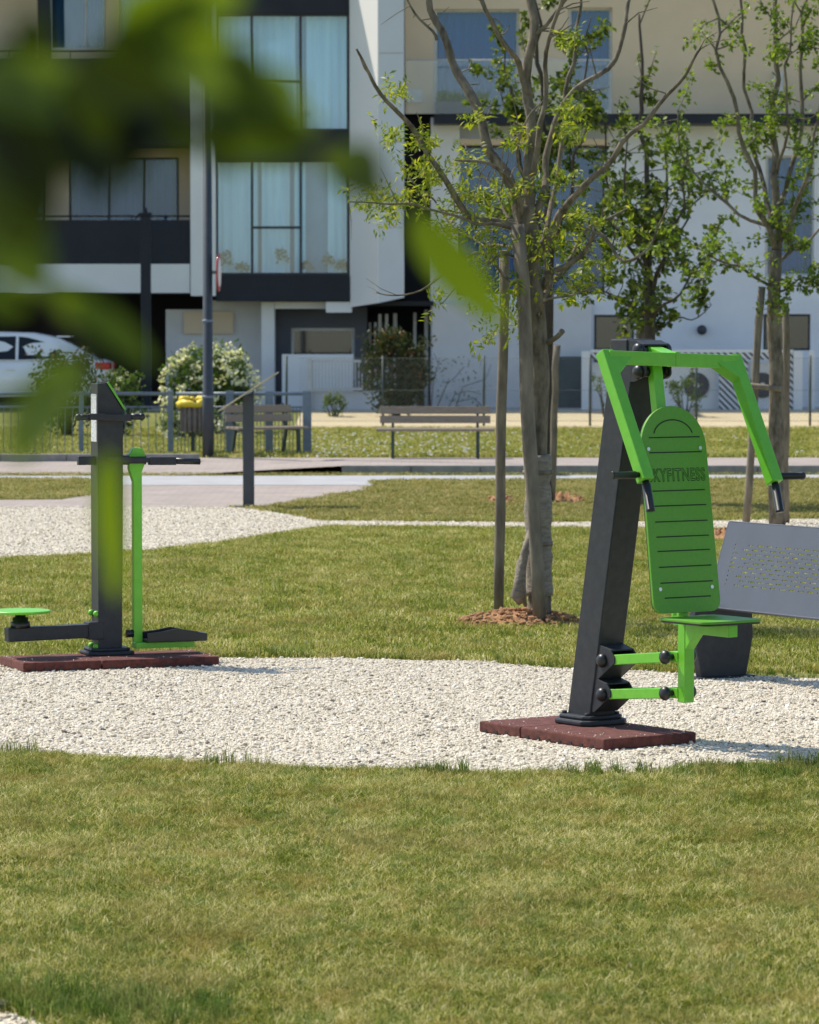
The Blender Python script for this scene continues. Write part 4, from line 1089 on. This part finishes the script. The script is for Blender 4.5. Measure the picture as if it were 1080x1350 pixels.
# climbing twigs by the wall
t = thing('wall_climber', (bX(600,81.9),81.9,.35), 'thin leafless climbing plant on the pale wall behind the bench', 'plant')
m = MB()
for pts in ([(575,540),(590,505),(600,498),(612,483)],[(590,540),(600,520),(618,515),(635,520)],[(640,540),(625,525),(600,530)],[(568,540),(572,500),(578,480),(572,465)],[(600,540),(610,510),(640,500),(648,480)]):
    m.tube([W(x,y,82.2) for x,y in pts],[.014,.01,.008,.005][:len(pts)],5)
m.build('stem', M_bark, t)
m = MB()
for _ in range(120):
    c = W(random.uniform(570,645),random.uniform(470,538),82.18); leaf_quad(m,c,rv(),rv(),.07,.04,random.random())
m.build('foliage', L_bushg, t)

# ---------------------------------------------------------------- car
def car():
    xt = W(147,480,80).x; yc = 80.15; z0 = .35
    th = thing('parked_car', (xt-2.3,yc,z0), 'white hatchback parked before the dark portico, tail to the right', 'car')
    # body stations: d from tail, zlow, belt, half width at belt
    st = [(.0,.42,.98,.72),(.12,.34,1.03,.84),(.5,.28,1.04,.9),(1.0,.28,1.04,.92),(1.8,.28,1.02,.92),(2.6,.28,1.0,.92),(3.3,.28,.97,.91),(3.9,.30,.9,.88),(4.3,.34,.8,.82),(4.52,.42,.68,.66)]
    m = MB(); rows = []
    for d,zl,zb_,hw_ in st:
        sec = [(-hw_*.9,zl),(-hw_*.985,zl+.14),(-hw_,(zl+zb_)/2),(-hw_*.975,zb_-.1),(-hw_*.9,zb_),(-hw_*.45,zb_+.035),(hw_*.45,zb_+.035),(hw_*.9,zb_),(hw_*.975,zb_-.1),(hw_,(zl+zb_)/2),(hw_*.985,zl+.14),(hw_*.9,zl)]
        rows.append([Vector((xt-d,yc+a,z0+b)) for a,b in sec])
    n = len(rows[0]); vs = [p for r in rows for p in r]; fs = []
    for i in range(len(rows)-1):
        for k in range(n): fs.append((i*n+k,i*n+(k+1)%n,(i+1)*n+(k+1)%n,(i+1)*n+k))
    fs += [tuple(range(n))[::-1], tuple((len(rows)-1)*n+k for k in range(n))]
    m.add(vs, fs, True); body = m.build('body', M_carp, th, .02)
    # cabin
    cb = [(.25,1.03,.80,.72),(.42,1.16,.78,.68),(.8,1.40,.76,.60),(1.05,1.52,.75,.585),(1.6,1.625,.75,.58),(2.3,1.65,.75,.585),(2.85,1.58,.75,.58),(3.1,1.45,.77,.6),(3.7,.95,.8,.74)]
    m = MB(); vs = []; fs = []
    for d,zt,wb,wt in cb:
        for a,b in ((-wb*1.06,.96),(-(wb*.45+wt*.55)*1.04,(.96+zt)/2+.03),(-wt,zt-.03),(-wt*.7,zt),(wt*.7,zt),(wt,zt-.03),((wb*.45+wt*.55)*1.04,(.96+zt)/2+.03),(wb*1.06,.96)): vs.append(Vector((xt-d,yc+a,z0+b)))
    n = 8
    for i in range(len(cb)-1):
        for k in range(n-1): fs.append((i*n+k,i*n+k+1,(i+1)*n+k+1,(i+1)*n+k))
    fs += [tuple(range(n))[::-1], tuple((len(cb)-1)*n+k for k in range(n))]
    m.add(vs,fs,True); m.build('cabin', M_carp, th, .01)
    def side(d, zt, s):      # point on the cabin side skin
        for i in range(len(cb)-1):
            if cb[i][0] <= d <= cb[i+1][0]:
                f = (d-cb[i][0])/(cb[i+1][0]-cb[i][0]); c = [cb[i][j]+(cb[i+1][j]-cb[i][j])*f for j in range(4)]; break
        f = (zt-.96)/(c[1]-.03-.96); midf = .5; wm = (c[2]*.45+c[3]*.55)*1.04; w0 = c[2]*1.06
        w = w0+(wm-w0)*min(f/midf,1) if f < midf else wm+(c[3]-wm)*(f-midf)/(1-midf)
        return Vector((xt-d, yc+s*(w+.012), z0+zt))
    for s in (-1,1):
        for poly in ([(.95,1.08),(1.25,1.40),(1.7,1.52),(1.9,1.545),(1.9,1.06)],[(1.96,1.06),(1.96,1.548),(2.4,1.54),(2.8,1.47),(2.86,1.06)],[(2.92,1.06),(2.92,1.42),(3.02,1.36),(3.25,1.1)]):
            m = MB(); m.add([side(d,z,s) for d,z in poly],[tuple(range(len(poly)))]); w = m.build('side_window', M_carglass, th)
        m = MB(); m.beam(Vector((xt-.9,yc+s*.84,z0+1.045)),Vector((xt-3.3,yc+s*.86,z0+1.03)),.012,.022); m.build('window_trim', M_rim, th)
        m = MB(); m.box((xt-.14,yc+s*.62,z0+.93),(.16,.24,.075)); m.build('tail_light', M_red, th, .03)
        m = MB(); m.box((xt-4.28,yc+s*.6,z0+.68),(.16,.17,.07)); m.build('headlight', M_label, th, .03)
        m = MB(); m.box((xt-3.0,yc+s*.98,z0+1.1),(.09,.1,.06)); m.build('mirror', M_carp, th, .03)
        for d in (2.05,1.15): 
            m = MB(); m.box((xt-d,yc+s*.93,z0+.86),(.09,.012,.014)); m.build('door_handle', M_carp, th, .005)
        for d in (.85,3.55):
            c = Vector((xt-d,yc+s*.80,z0+.33)); m = MB(); m.tube([c-Vector((0,.1,0)),c+Vector((0,.1,0))],.335,24); ty = m.build('wheel', M_tyre, th, .02)
            m = MB(); m.tube([c+Vector((0,s*.08,0)),c+Vector((0,s*.112,0))],.22,20); m.build('rim', M_rim, ty)
            m = MB(); m.tube([c+Vector((0,s*.105,0)),c+Vector((0,s*.124,0))],.375,24) ; 
    # rear window on the hatch
    def top(d, a):
        for i in range(len(cb)-1):
            if cb[i][0] <= d <= cb[i+1][0]:
                f = (d-cb[i][0])/(cb[i+1][0]-cb[i][0]); return Vector((xt-d+.012,yc+a,z0+cb[i][1]+(cb[i+1][1]-cb[i][1])*f+.014))
    m = MB(); m.add([top(.44,-.42),top(.44,.42),top(.79,.42),top(.79,-.42),top(1.0,.42),top(1.0,-.42)],[(0,1,2,3),(3,2,4,5)]); m.build('rear_window', M_carglass, th)
    m = MB(); m.box((xt-.98,yc,z0+1.545),(.14,.5,.018)); m.build('spoiler', M_carp, th, .01)
    m = MB(); m.box((xt-.03,yc,z0+.45),(.06,.74,.09)); m.build('bumper', M_tyre, th, .03)
    m = MB(); m.box((xt+.004,yc,z0+.72),(.006,.26,.056)); m.build('number_plate', M_label, th)
car()

# ---------------------------------------------------------------- trees
def limb(m, pts, r0, r1, seg=8, lump=.06, kink=.0):
    n = len(pts); P = []; Rr = []
    # Catmull-Rom smoothing
    for i in range(n-1):
        p0 = pts[max(i-1,0)]; p1 = pts[i]; p2 = pts[i+1]; p3 = pts[min(i+2,n-1)]
        for k in range(4):
            t = k/4; P.append(.5*((2*p1)+(p2-p0)*t+(2*p0-5*p1+4*p2-p3)*t*t+(3*p1-p0-3*p2+p3)*t**3))
    P.append(pts[-1]); N = len(P)
    if kink:
        for i in range(1,N):
            f = min(1,i/3)*kink; q = P[i]*3.1
            P[i] = P[i]+Vector((mnoise.noise(q),mnoise.noise(q+Vector((7,3,1))),mnoise.noise(q+Vector((2,9,5)))))*f
    Rr = [r0+(r1-r0)*(i/(N-1))**.8 for i in range(N)]
    m.tube(P, Rr, seg, lump=lump); return P, Rr
def leaflets(m, p, d, size, n, ratio=.36, spread=1.0):
    # a compound spray: leaflets along a short stalk
    d = d.normalized(); side = d.cross(rv()).normalized()
    for k in range(n):
        f = k/max(1,n-1); q = p+d*size*1.6*f; s = 1 if k%2 else -1
        dd = (d*.6+side*s*spread+rv()*.35+Vector((0,0,-.25))).normalized()
        leaf_quad(m, q, dd, (ZZ+rv()*.8), size*random.uniform(.7,1.15), size*ratio, min(1,max(0,random.gauss(.5,.26))))
def twig_from(mb, P, Rr, n, length, out, rad=.006, lo=.25, upw=.35):
    for _ in range(n):
        i = random.randint(int(len(P)*lo), len(P)-1); base = P[i]
        d = (rv()+ZZ*upw); d.y *= .8; d.normalize(); L = length*random.uniform(.4,1.2)
        a = base+d*L*.5+rv()*L*.08; b = a+(d+rv()*.5+ZZ*.15).normalized()*L*.5
        r = min(Rr[i]*.6, rad); mb.tube([base,a,b],[r,r*.7,r*.35],5,caps=False); out += [(base.lerp(a,.7),d),(a,d),(a.lerp(b,.5),d),(b,d)]
# T1: pollarded ash with stakes
D1 = G(708,822).y
tb = G(711,822)
th = thing('staked_tree', tb, 'large young tree with burlap wrapped trunk and sparse yellow green leaves', 'tree')
m = MB(); px1 = 5000/D1
def Q(x,y,dy=0): return W(x,y,D1+dy)
trP, trR = limb(m, [Q(712,826),Q(711,760),Q(710,700),Q(708,600),Q(712,500),Q(706,400),Q(698,310),Q(695,270)], .086, .056, 14, .05)
m.build('trunk', M_bark, th)
m = MB(); anchors = []; LP = []
limbs = [
 ([(697,300,0),(697,200,.05),(697,100,.1),(698,0,.1),(701,-120,.15)],.048,.026),
 ([(689,300,0),(660,292,-.1),(618,282,-.25),(576,219,-.35),(541,166,-.4),(505,118,-.5),(481,89,-.55),(466,64,-.6)],.034,.008),
 ([(690,300,0),(672,250,.1),(641,178,.2),(612,112,.3),(582,59,.4),(564,-5,.45),(556,-90,.5)],.046,.022),
 ([(576,53,.42),(555,25,.45),(536,-5,.5)],.012,.007),
 ([(697,125,.1),(683,80,0),(665,53,-.1),(641,18,-.2),(628,-30,-.2)],.024,.014),
 ([(704,345,0),(735,285,-.2),(772,250,-.35),(819,190,-.5),(867,136,-.6),(908,89,-.75),(926,66,-.8)],.034,.008),
 ([(708,285,0),(718,240,.1),(724,190,.2),(748,136,.3),(796,89,.45),(819,47,.5),(831,-10,.6)],.03,.013),
 ([(703,230,0),(712,180,-.1),(718,107,-.1),(736,36,-.2),(750,-30,-.2)],.026,.012),
 ([(699,50,.1),(720,22,0),(755,-8,-.1)],.018,.01),
 ([(718,380,0),(735,362,-.1),(772,332,-.2),(790,308,-.3),(825,340,-.4),(855,326,-.5),(884,267,-.6)],.024,.006),
 ([(712,400,0),(745,350,.2),(770,310,.3),(800,290,.35),(830,268,.4)],.02,.008),
 ([(690,300,0),(650,295,-.3),(618,290,-.5),(547,272,-.8),(500,266,-1),(464,270,-1.1)],.016,.004),
 ([(695,395,0),(671,365,.1),(635,338,.2),(600,352,.2),(558,379,.3),(520,389,.3),(499,388,.3)],.014,.004),
 ([(690,290,0),(677,235,-.2),(653,217,-.3),(600,213,-.5)],.022,.008),
 ([(685,300,0),(655,268,.3),(640,230,.5),(618,190,.6)],.016,.006),
 ([(702,260,0),(683,200,-.2),(690,160,-.3),(713,130,-.3)],.013,.006),
 ([(712,330,0),(735,240,.4),(742,150,.5),(760,60,.6),(770,-30,.6)],.022,.01),
 ([(690,330,0),(640,320,.5),(600,300,.7),(575,262,.8),(540,230,.8)],.014,.005),
 ([(700,350,0),(660,340,-.3),(620,372,-.5),(585,400,-.6)],.012,.004),
 ([(708,420,0),(722,400,-.3),(745,385,-.4),(790,372,-.5)],.014,.005),
]
for pts, r0, r1 in limbs:
    P, Rr = limb(m, [Q(x,y,dy) for x,y,dy in pts], r0, r1, 8, .09, .06)
    LP.append((P,Rr))
    twig_from(m, P, Rr, 5, .28, anchors, .007)
m.tube([Q(722,452,-.08),Q(735,444,-.16),Q(742,436,-.2)],[.02,.018,.02],8)
m.build('branches', M_bark, th)
m = MB()
spots = [(520,125,12,9),(518,180,13,9),(480,262,20,7),(500,285,16,6),(560,182,14,9),(572,225,14,12),(612,212,16,9),(612,255,16,10),(560,265,22,8),(528,268,14,7),(600,300,26,14),(640,300,18,9),(596,345,18,9),(640,372,16,8),(690,385,20,10),(755,55,10,6),(752,140,12,9),(745,170,12,8),(682,178,12,6),(700,255,20,8),(730,320,25,10),(770,290,22,10),(545,220,14,6),(760,380,20,9),(645,330,18,9),(690,430,14,6),(640,440,12,4),(575,395,12,4),(500,265,14,6),(820,300,20,6),(620,160,10,4),(700,330,25,10),(660,250,20,7),(740,235,14,6),(790,345,24,8),(640,410,20,7)]
for x,y,sp,n in spots:
    for _ in range(int(n*2.6)):
        p = Q(x+random.gauss(0,sp*.6), y+random.gauss(0,sp*.55), random.uniform(-.6,.5)*.7)
        leaflets(m, p, (rv()+Vector((0,0,.1))), random.uniform(.04,.07), 7)
for p,d in anchors:
    if p.z < 3.2 and p.x < 1.1 and random.random() < .2: leaflets(m, p, d+rv()*.4, random.uniform(.035,.055), 6)
m.build('foliage', L_t1, th)
# burlap wrap on trunk
m = MB(); wp = []; wr = []
for k in range(26):
    f = k/25; y = 600+f*185; c = Q(709+2*f,y); wp.append(c); wr.append(.096+.004*math.sin(k*.8)-(.008 if k in (5,17) else 0))
m.tube(wp, wr, 20, lump=.05); wr_o = m.build('burlap_wrap', M_wrap, th)
m = MB()
m.tube([Q(693,725,-.1),Q(688,745,-.12),Q(684,765,-.13),Q(682,785,-.13),Q(686,796,-.12)],[.025,.035,.03,.05,.02],10,lump=.2)
m.tube([Q(700,700,-.11),Q(690,730,-.13),Q(690,770,-.13),Q(693,800,-.12)],[.02,.022,.02,.012],8,lump=.2); m.build('loose_cloth', M_wrap, wr_o)
m = MB()
for yy in (622,716): m.tube([Q(709,yy-2),Q(709,yy+3)],.108,16)
m.build('twine', M_stake, wr_o)
def stake(a, b, r, label, group, mat=M_stake):
    m = MB(); n = 7; P = [a.lerp(b,k/n)+Vector((random.gauss(0,.006),0,0)) for k in range(n+1)]
    m.tube(P,[r*(1+random.uniform(-.06,.06)) for _ in P],12,lump=.04); o = m.build('support_stake', mat, None, loc=a); tag(o, label, 'stake', group); return o
sg_ = 'round wooden stakes propping the young trees'
stake(G(656,812), W(666,330,D1+.5), .037, 'straight wooden stake left of the burlap wrapped trunk', sg_)
stake(G(712,826)-Vector((0,.0,0)), W(684,296,D1-.22), .048, 'wooden stake leaning across the front of the burlap wrapped trunk', sg_)
# T1 soil
def mound(cx, cy, rx, ry, h, label, n=80, seed=1):
    c = G(cx, cy); r = random.Random(seed); m = MB(); NX, NY = 44, 20; vs = []
    for j in range(NY+1):
        for i in range(NX+1):
            u, v = i/NX*2-1, j/NY*2-1; rr = math.sqrt(u*u+v*v)
            nz = mnoise.noise(Vector((u*3+seed,v*3,seed)))*.5+mnoise.noise(Vector((u*9,v*9+seed,2)))*.4
            z = h*(1-rr*rr)*(.6+.9*nz)+(nz*.3-.15)*h if rr < 1.1 else -.03
            vs.append((c.x+u*rx, c.y+v*ry, max(z,-.02)))
    fs = [(j*(NX+1)+i, j*(NX+1)+i+1, (j+1)*(NX+1)+i+1, (j+1)*(NX+1)+i) for j in range(NY) for i in range(NX)]
    m.add(vs, fs, True)
    for _ in range(n):
        a = r.uniform(0,6.28); q = math.sqrt(r.random())*.95; s = r.uniform(.006,.028)*min(1,h/.1)
        p = Vector((c.x+rx*q*math.cos(a), c.y+ry*q*math.sin(a), h*(1-q*q)*.7+s*.2))
        st_ = stone(r.randint(0,999)); ang = r.uniform(0,6.28); rot = Matrix.Rotation(ang,3,'Z')
        m.add([p+rot@(v*s) for v in st_.v], st_.f)
    o = m.build('soil_mound', M_soil, None, loc=c); tag(o, label, 'soil', 'mounds of bare earth round the young trees'); return o
mound(686,823,.50,.45,.15,'crumbly reddish soil heap round the foot of the burlap wrapped tree',300,3)
mound(800,828,.16,.2,.07,'low soil heap just left of the leaning machine post',25,6)
mound(662,662,.22,.6,.13,'small distant reddish soil heap on the left of the pair behind the wrapped tree',30,11)
mound(742,662,.30,.7,.17,'distant reddish soil heap on the right of the pair behind the wrapped tree',40,12)
mound(958,712,.24,.6,.16,'reddish soil heap beside the perforated bench top',30,15)

def grow_tree(name, base, top_y, label, leafmat, barkmat, stems, trunk, r0, leafsize, nleaf, seed, px_Y, twigs=11, tl=.5, lz=(0,99)):
    random.seed(seed); Y = px_Y; th = thing(name, base, label, 'tree', 'young trees planted in the lawn')
    m = MB(); limb(m, [W(x,y,Y+dy) for x,y,dy in trunk], r0, r0*.72, 12, .05); m.build('trunk', barkmat, th)
    m = MB(); anc = []
    for pts, ra, rb in stems:
        P, Rr = limb(m, [W(x,y,Y+dy) for x,y,dy in pts], ra, rb, 7, .08, .1)
        twig_from(m, P, Rr, twigs, tl, anc, .010, .15, .45)
    m.build('branches', barkmat, th)
    m = MB()
    for _ in range(nleaf):
        p, d = random.choice(anc); c = p+rv()*random.random()*.09
        for _ in range(3):
            dd = (d*.3+rv()+Vector((0,0,-.35))).normalized(); leaf_quad(m, c+rv()*.04, dd, ZZ+rv()*.9, leafsize*random.uniform(.6,1.2), leafsize*.72*random.uniform(.8,1.1), min(1,max(0,random.gauss(.45,.26))))
    m.build('foliage', leafmat, th); return th
# T2 behind the machine
b2 = G(857,668); Y2 = b2.y
grow_tree('young_tree', b2, 0, 'leafy dark green tree whose trunk stands behind the chest press post', L_t2, M_barkd,
 [([(857,400,0),(856,300,0),(850,200,.1),(845,100,0),(842,20,.1)],.05,.014),
  ([(857,390,0),(880,330,-.3),(900,270,-.4),(905,200,-.5)],.03,.008),
  ([(857,400,0),(835,340,.3),(815,280,.4),(800,220,.4),(795,150,.4)],.03,.008),
  ([(857,420,0),(890,390,-.5),(920,350,-.7),(945,320,-.8)],.022,.006),
  ([(857,420,0),(820,400,.3),(785,385,.5),(755,390,.6)],.022,.006),
  ([(857,350,0),(870,280,.4),(885,220,.5),(875,150,.5)],.026,.008),
  ([(857,360,0),(838,300,-.4),(825,240,-.5),(830,170,-.5)],.026,.008),
  ([(857,440,0),(885,425,.3),(915,415,.5),(935,400,.6)],.015,.005),
  ([(857,300,0),(800,310,-.5),(770,340,-.6)],.018,.006),
  ([(857,330,0),(900,300,.5),(930,250,.6),(948,225,.6)],.018,.006)],
 [(858,672,0),(857,600,0),(856,500,0),(857,390,0)], .09, .095, 1250, 21, Y2, 14, .6)
# T4 directly behind T1
b4 = G(722,664); Y4 = b4.y
grow_tree('young_tree', b4, 0, 'dark green leafy tree standing directly behind the burlap wrapped one', L_t2, M_barkd,
 [([(724,330,0),(722,240,0),(716,150,.1),(712,60,0),(708,-20,.1)],.05,.016),
  ([(724,340,0),(750,260,-.3),(765,180,-.4),(770,100,-.4),(780,20,-.4)],.03,.008),
  ([(724,340,0),(700,260,.3),(680,180,.4),(668,120,.4),(665,60,.4)],.03,.008),
  ([(720,240,0),(690,180,-.4),(668,140,-.4),(655,100,-.4)],.022,.006),
  ([(724,380,0),(700,340,.4),(670,310,.5),(650,290,.6)],.018,.006),
  ([(724,380,0),(760,340,.4),(790,300,.5),(800,260,.6)],.018,.006),
  ([(718,200,0),(745,140,.5),(755,90,.6),(760,40,.6)],.02,.006)],
 [(722,668,0),(724,600,0),(722,500,0),(724,330,0)], .085, .085, 1500, 22, Y4, 9, .45)
# T3 right
b3 = G(1024,694); Y3 = b3.y
grow_tree('young_tree', b3, 0, 'slim tree with several upright stems and fresh green leaves at the right edge', L_t3, M_bark,
 [([(1024,330,0),(1024,250,0),(1020,160,.1),(1022,60,0),(1022,-40,0)],.055,.02),
  ([(1022,330,0),(1005,280,-.2),(985,200,-.3),(960,110,-.4),(945,20,-.4),(938,-40,-.4)],.035,.012),
  ([(1022,300,0),(998,220,.3),(985,120,.4),(978,20,.4),(972,-40,.4)],.03,.012),
  ([(1024,290,0),(1045,200,.3),(1055,110,.4),(1060,20,.4),(1070,-40,.4)],.032,.012),
  ([(1026,320,0),(1060,250,-.3),(1085,150,-.4),(1100,40,-.4)],.03,.012),
  ([(1020,300,0),(960,275,.3),(925,235,.4),(905,200,.5),(895,150,.5)],.022,.006),
  ([(1020,380,0),(970,350,-.3),(930,330,-.4),(900,325,-.5)],.018,.005),
  ([(1024,350,0),(1060,320,.3),(1090,300,.4),(1130,270,.4)],.022,.008),
  ([(1026,385,0),(1060,370,-.2),(1090,372,-.3)],.015,.005),
  ([(1024,230,0),(1040,150,-.3),(1035,70,-.4),(1048,0,-.4)],.02,.008)],
 [(1025,696,0),(1023,600,0),(1024,500,0),(1020,420,0),(1023,330,0)], .092, .062, 1900, 23, Y3, 11, .5)
random.seed(99)
stake(G(984,693), W(1004,378,Y3-.1), .04, 'thin wooden stake leaning on the left of the right hand tree', sg_)
stake(G(1036,690), W(1036,400,Y3+.3), .04, 'upright wooden stake close behind the right hand tree', sg_)
m = MB(); m.tube([W(988,508,Y3-.15),W(1030,513,Y3-.12)],.028,8); o = m.build('tie_rail', M_stake, None, loc=W(1008,510,Y3-.15)); tag(o,'short wooden crosspiece tying a stake to the right hand tree','crosspiece')
stake(G(728,664), W(734,455,Y4-.3), .042, 'distant wooden stake showing just right of the burlap wrapped trunk', sg_)
stake(G(846,668), W(843,420,Y4-.3), .05, 'pale wooden stake behind the top of the chest press post', sg_)

# rock in the corner
c = G(9,1334); m = MB(); random.seed(5)
bm = bmesh.new(); bmesh.ops.create_icosphere(bm, subdivisions=2, radius=1)
for v in bm.verts:
    k = 1+.25*mnoise.noise(v.co*1.7+Vector((3,1,2))); v.co = Vector((v.co.x*.034*k, v.co.y*.03*k, v.co.z*.026*k+.012))
bm.verts.index_update(); m.add([c+v.co for v in bm.verts],[tuple(v.index for v in f.verts) for f in bm.faces]); bm.free()
o = m.build('rock', M_rock, None, loc=c); tag(o, 'small dark stone at the edge of the bottom left gravel', 'rock')

# ---------------------------------------------------------------- overhanging foreground tree
random.seed(31)
tb = Vector((-1.1,1.45,0))
th = thing('overhanging_tree', tb, 'out of focus leafy branch hanging close to the camera at upper left', 'tree')
m = MB(); limb(m, [tb, tb+Vector((.03,0,1)), tb+Vector((.02,.02,2)), tb+Vector((.1,0,3.2))], .07, .035, 12); m.build('trunk', M_bark, th)
m = MB()
YN = 1.58
def N(x,y,dy=0): return W(x,y,YN+dy)
br_ = [([tb+Vector((.03,0,1.9)), Vector((-.6,1.45,2.2)), N(-250,60), N(0,120), N(190,70)], .014,.002),
       ([N(-250,60),N(-80,230),N(0,300),N(40,330)], .004,.0015),
       ([N(0,120),N(150,130),N(280,150),N(400,185),N(470,220),N(560,290)], .003,.001),
       ([N(40,330),N(60,390),N(112,470)], .002,.001),([N(112,470),N(140,540),N(143,600)],.0012,.0008),
       ([N(190,70),N(280,50),N(370,30)],.002,.001)]
for pts,a,b in br_: limb(m, pts, a, b, 6)
m.build('branches', M_barkd, th)
m = MB()
def nleaf(x, y, L, ang, wr=.5, dy=0, val=None, tilt=.35):
    # leaf starts at (x,y) px, L px long, ang degrees clockwise-down from +x; pointed oval, slightly curved
    p = N(x,y,dy); s = (YN+dy)/F_PX; a = R(ang)
    d = (Vector((math.cos(a),0,-math.sin(a)))+Vector((0,random.uniform(-tilt,tilt),0))).normalized()
    n = (Vector((0,-1,0))+rv()*.45).normalized(); sd = d.cross(n).normalized(); up = sd.cross(d)
    Lm = L*s; Wm = Lm*wr*.5; vs = []; K = 7
    for k in range(K+1):
        f = k/K; w = Wm*math.sin(math.pi*f**.8)**.85 if 0<f<1 else .0003
        c = p+d*Lm*f-up*Lm*.15*f*f
        vs += [c-sd*w+up*w*.3, c, c+sd*w+up*w*.3]
    fs = []
    for k in range(K):
        for j in (0,1): fs.append((k*3+j,k*3+j+1,k*3+j+4,k*3+j+3))
    m.add(vs, fs, True); m.attr += [random.random() if val is None else val]*len(vs)
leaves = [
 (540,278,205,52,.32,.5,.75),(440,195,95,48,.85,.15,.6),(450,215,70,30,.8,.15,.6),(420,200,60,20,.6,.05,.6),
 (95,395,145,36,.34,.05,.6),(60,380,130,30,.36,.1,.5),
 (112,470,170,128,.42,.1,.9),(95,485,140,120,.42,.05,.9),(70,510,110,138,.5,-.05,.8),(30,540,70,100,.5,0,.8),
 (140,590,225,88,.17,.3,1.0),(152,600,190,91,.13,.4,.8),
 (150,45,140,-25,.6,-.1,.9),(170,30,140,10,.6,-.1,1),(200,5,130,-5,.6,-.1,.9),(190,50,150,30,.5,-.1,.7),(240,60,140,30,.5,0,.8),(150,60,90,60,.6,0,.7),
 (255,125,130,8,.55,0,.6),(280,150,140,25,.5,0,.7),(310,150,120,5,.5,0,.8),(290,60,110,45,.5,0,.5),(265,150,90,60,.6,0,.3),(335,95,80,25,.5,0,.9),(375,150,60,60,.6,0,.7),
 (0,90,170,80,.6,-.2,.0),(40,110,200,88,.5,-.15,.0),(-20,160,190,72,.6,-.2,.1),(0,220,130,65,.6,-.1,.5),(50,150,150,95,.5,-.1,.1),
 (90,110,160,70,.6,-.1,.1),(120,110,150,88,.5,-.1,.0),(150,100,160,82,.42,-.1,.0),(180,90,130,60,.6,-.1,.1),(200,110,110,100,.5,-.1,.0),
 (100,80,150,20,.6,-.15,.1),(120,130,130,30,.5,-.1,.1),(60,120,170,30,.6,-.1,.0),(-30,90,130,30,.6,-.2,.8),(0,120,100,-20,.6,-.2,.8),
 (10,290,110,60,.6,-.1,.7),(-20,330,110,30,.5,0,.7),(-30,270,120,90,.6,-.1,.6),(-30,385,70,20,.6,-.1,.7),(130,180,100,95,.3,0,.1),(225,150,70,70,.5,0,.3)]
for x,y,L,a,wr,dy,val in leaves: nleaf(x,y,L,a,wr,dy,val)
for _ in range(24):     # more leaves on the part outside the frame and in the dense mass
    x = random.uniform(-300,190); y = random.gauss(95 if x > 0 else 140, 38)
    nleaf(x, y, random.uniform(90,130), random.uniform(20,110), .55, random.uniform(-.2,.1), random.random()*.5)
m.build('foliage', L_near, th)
